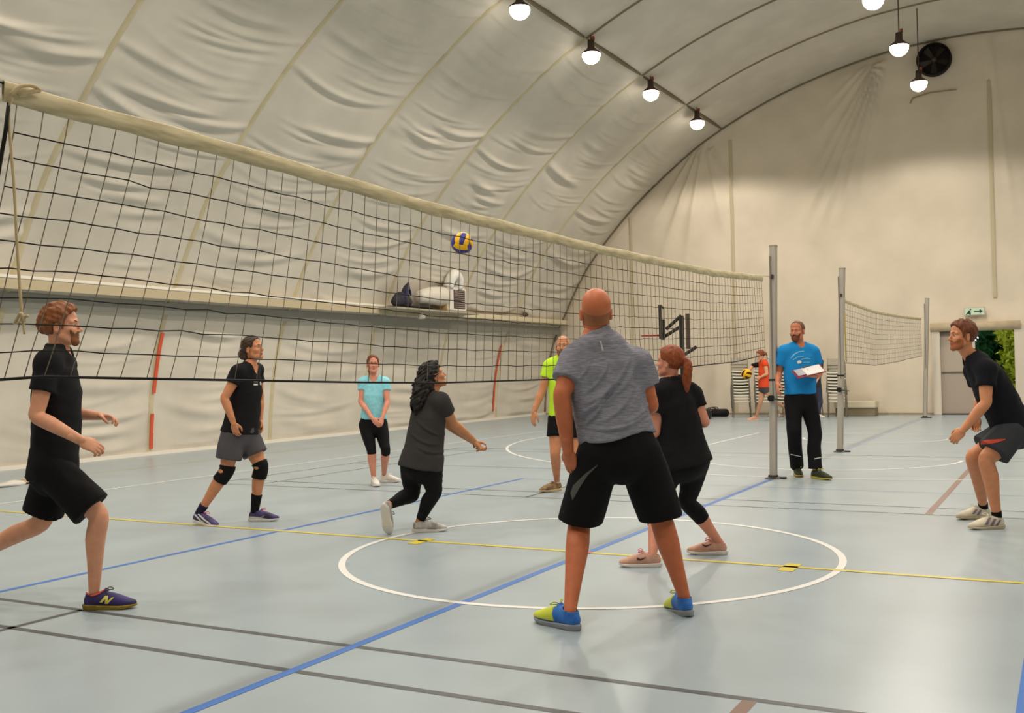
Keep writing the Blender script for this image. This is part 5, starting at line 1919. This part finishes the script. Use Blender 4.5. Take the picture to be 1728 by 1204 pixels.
MB().box((0, -.17, .12), (.5, .008, .012)).build('zip', M_steel, bg_)

# stacked chairs
M_seat = mat('chair_seat_white', 'e2dccb', rough=.5)
M_cback = mat('chair_back_grey', 'a49d8f', rough=.6)
M_cleg = mat('chair_leg_grey', '8f8878', rough=.5, metal=.2)


def make_chair():
    t = empty('stacking_chair')
    mb = MB()
    V = []
    for i in range(7):
        for j in range(6):
            x, y = -.22 + .44 * i / 6, -.22 + .44 * j / 5
            V.append((x, y, .445 - .012 * math.cos(x * 7) + (.012 if j == 0 else 0)))
    n = len(V)
    V += [(x, y, z - .042) for x, y, z in V]
    Q = [tuple(q[::-1]) for q in grid_quads(7, 6)[:, ::-1]]
    Q2 = [tuple(int(a) + n for a in q[::-1]) for q in Q]
    rim = [i * 6 for i in range(7)] + [36 + j for j in range(1, 6)] + [i * 6 + 5 for i in range(5, -1, -1)] + [j for j in range(4, 0, -1)]
    Q3 = [(rim[k], rim[(k + 1) % len(rim)], rim[(k + 1) % len(rim)] + n, rim[k] + n) for k in range(len(rim))]
    mb.add(V, Q + Q2 + Q3).build('seat', M_seat, t)
    mb = MB()
    for sx in (-1, 1):
        pass
    mb.box((0, .235, .70), (.42, .022, .18), R=[[1, 0, 0], [0, .98, .19], [0, -.19, .98]], bev=.008).build('backrest', M_cback, t)
    for sx in (-1, 1):
        MB().tube(catmull([(.23 * sx, -.23, .0), (.215 * sx, -.2, .25), (.21 * sx, -.19, .42)], 6), .011, 6).build('leg', M_cleg, t, True)
        MB().tube(catmull([(.24 * sx, .27, .0), (.22 * sx, .22, .30), (.215 * sx, .215, .45), (.215 * sx, .25, .62), (.21 * sx, .27, .80)], 10), .011, 6).build('leg', M_cleg, t, True)
    return t


def copy_thing(src):
    r = src.copy()
    C.objects.link(r)
    for ch in list(src.children):
        c = ch.copy()
        C.objects.link(c)
        c.parent = r
    return r


proto = make_chair()
used = False
for (x, y, n, rz, label) in ((-4.62, 20.4, 11, .35, 'in the leftmost stack of chairs by the end wall'), (-4.02, 20.5, 11, .2, 'in the stack directly behind the person in orange red'),
                             (-3.40, 20.5, 10, -.1, 'in the stack just right of the net post'),
                             (-2.78, 20.5, 10, .1, 'in the stack hidden behind the man in blue'), (-2.15, 20.6, 10, .15, 'in the rightmost stack beyond the man in blue')):
    for k in range(n):
        o = copy_thing(proto) if used else proto
        used = True
        o.location = (x + random.uniform(-.008, .008), y - .012 * k, .082 * k)
        o.rotation_euler = (0, 0, rz + random.uniform(-.02, .02))
        o_ = 'bottom second third fourth fifth sixth seventh eighth ninth tenth eleventh'.split()[k]
        tag(o, ('topmost' if k == n - 1 else o_) + ' white chair ' + ('' if k in (0, n - 1) else 'from the floor ') + label, 'chair', 'white chairs stacked along the end wall')

# basketball stand
hp_ = tag(empty('basketball_stand', (-5.95, 19.5, 0)), 'black portable basketball stand with red rim behind the net', 'basketball hoop')
M_hoop = mat('hoop_black', '211e1c', rough=.5)
MB().box((.25, .0, .13), (.95, .75, .26), bev=.04).build('base', mat('hoop_base', '2b2826', rough=.6), hp_)
MB().box((0, 0, 1.45), (.12, .12, 2.65), bev=.012).build('mast', M_hoop, hp_)
MB().box((.16, .05, 2.35), (.12, .10, .95), bev=.01).build('counterweight', mat('hoop_brown', '4a3a30', rough=.6), hp_)
MB().tube([(.05, 0, 1.72), (.26, 0, 1.85), (.38, 0, 1.93)], .045, 8).build('crank_handle', M_hoop, hp_)
MB().tube([(0, 0, 2.78), (-.42, 0, 2.42)], .045, 8).build('arm', M_hoop, hp_)
MB().tube([(.0, 0, 2.50), (-.50, 0, 2.20)], .045, 8).build('arm', M_hoop, hp_)
bb = MB()
bb.box((-.53, 0, 2.62), (.05, 1.15, .80), bev=.006)
o = bb.build('backboard', mat('backboard', 'b5a78f', rough=.25, spec=.5), hp_)
for z, h in ((3.02, .06), (2.23, .16)):
    MB().box((-.53, 0, z), (.075, 1.18, h)).build('board_edge', M_hoop, hp_)
for y in (-.57, .57):
    MB().box((-.53, y, 2.62), (.075, .05, .80)).build('board_edge', M_hoop, hp_)
MB().box((-.49, 0, 2.45), (.10, .24, .46), bev=.01).build('mount_plate', M_hoop, hp_)
c = np.array([-.86, 0, 2.26])
MB().tube([c + np.array([.225 * math.cos(a), .225 * math.sin(a), 0]) for a in np.linspace(0, 2 * PI, 28, endpoint=False)], .016, 6, closed=True).build('rim', mat('rim_red', 'c23a2c', rough=.5), hp_, True)
MB().box((-.60, 0, 2.26), (.12, .12, .05)).build('rim_bracket', mat('rim_red', 'c23a2c', rough=.5), hp_)
hp_.rotation_euler = (0, 0, .28)

# rumpled cloth on the floor by the left wall
fp = floor_pt(18, 820)
cl = tag(empty('rumpled_cloth', (fp[0], fp[1], 0)), 'rumpled white and tan cloth lying at the foot of the left wall', 'cloth')
F = Fld((-.3, -.5, -.01), (.3, .5, .12), .012)
F.tube([(-.02, -.35, .02), (.05, -.1, .03), (0, .15, .025)], [(.10, .025), (.12, .035), (.08, .03)], right=(1, 0, 0), k=.02)
F.cut((0, 0, 0), (0, 0, -1))
F.folds(.012, 34, 5)
link('cloth_sheet', mesh_np('cloth_sheet', *F.mesh()), mat('cloth_white_rag', 'd5cfc6', rough=.85), cl)
F = Fld((-.3, -.0, -.01), (.3, .6, .12), .012)
F.tube([(.0, .15, .025), (0, .32, .035), (0, .42, .02)], [(.08, .03), (.10, .04), (.07, .03)], right=(1, 0, 0), k=.02)
F.cut((0, 0, 0), (0, 0, -1))
F.folds(.012, 34, 6)
link('cloth_fold', mesh_np('cloth_fold', *F.mesh()), mat('cloth_tan_rag', 'b89a72', rough=.85), cl)
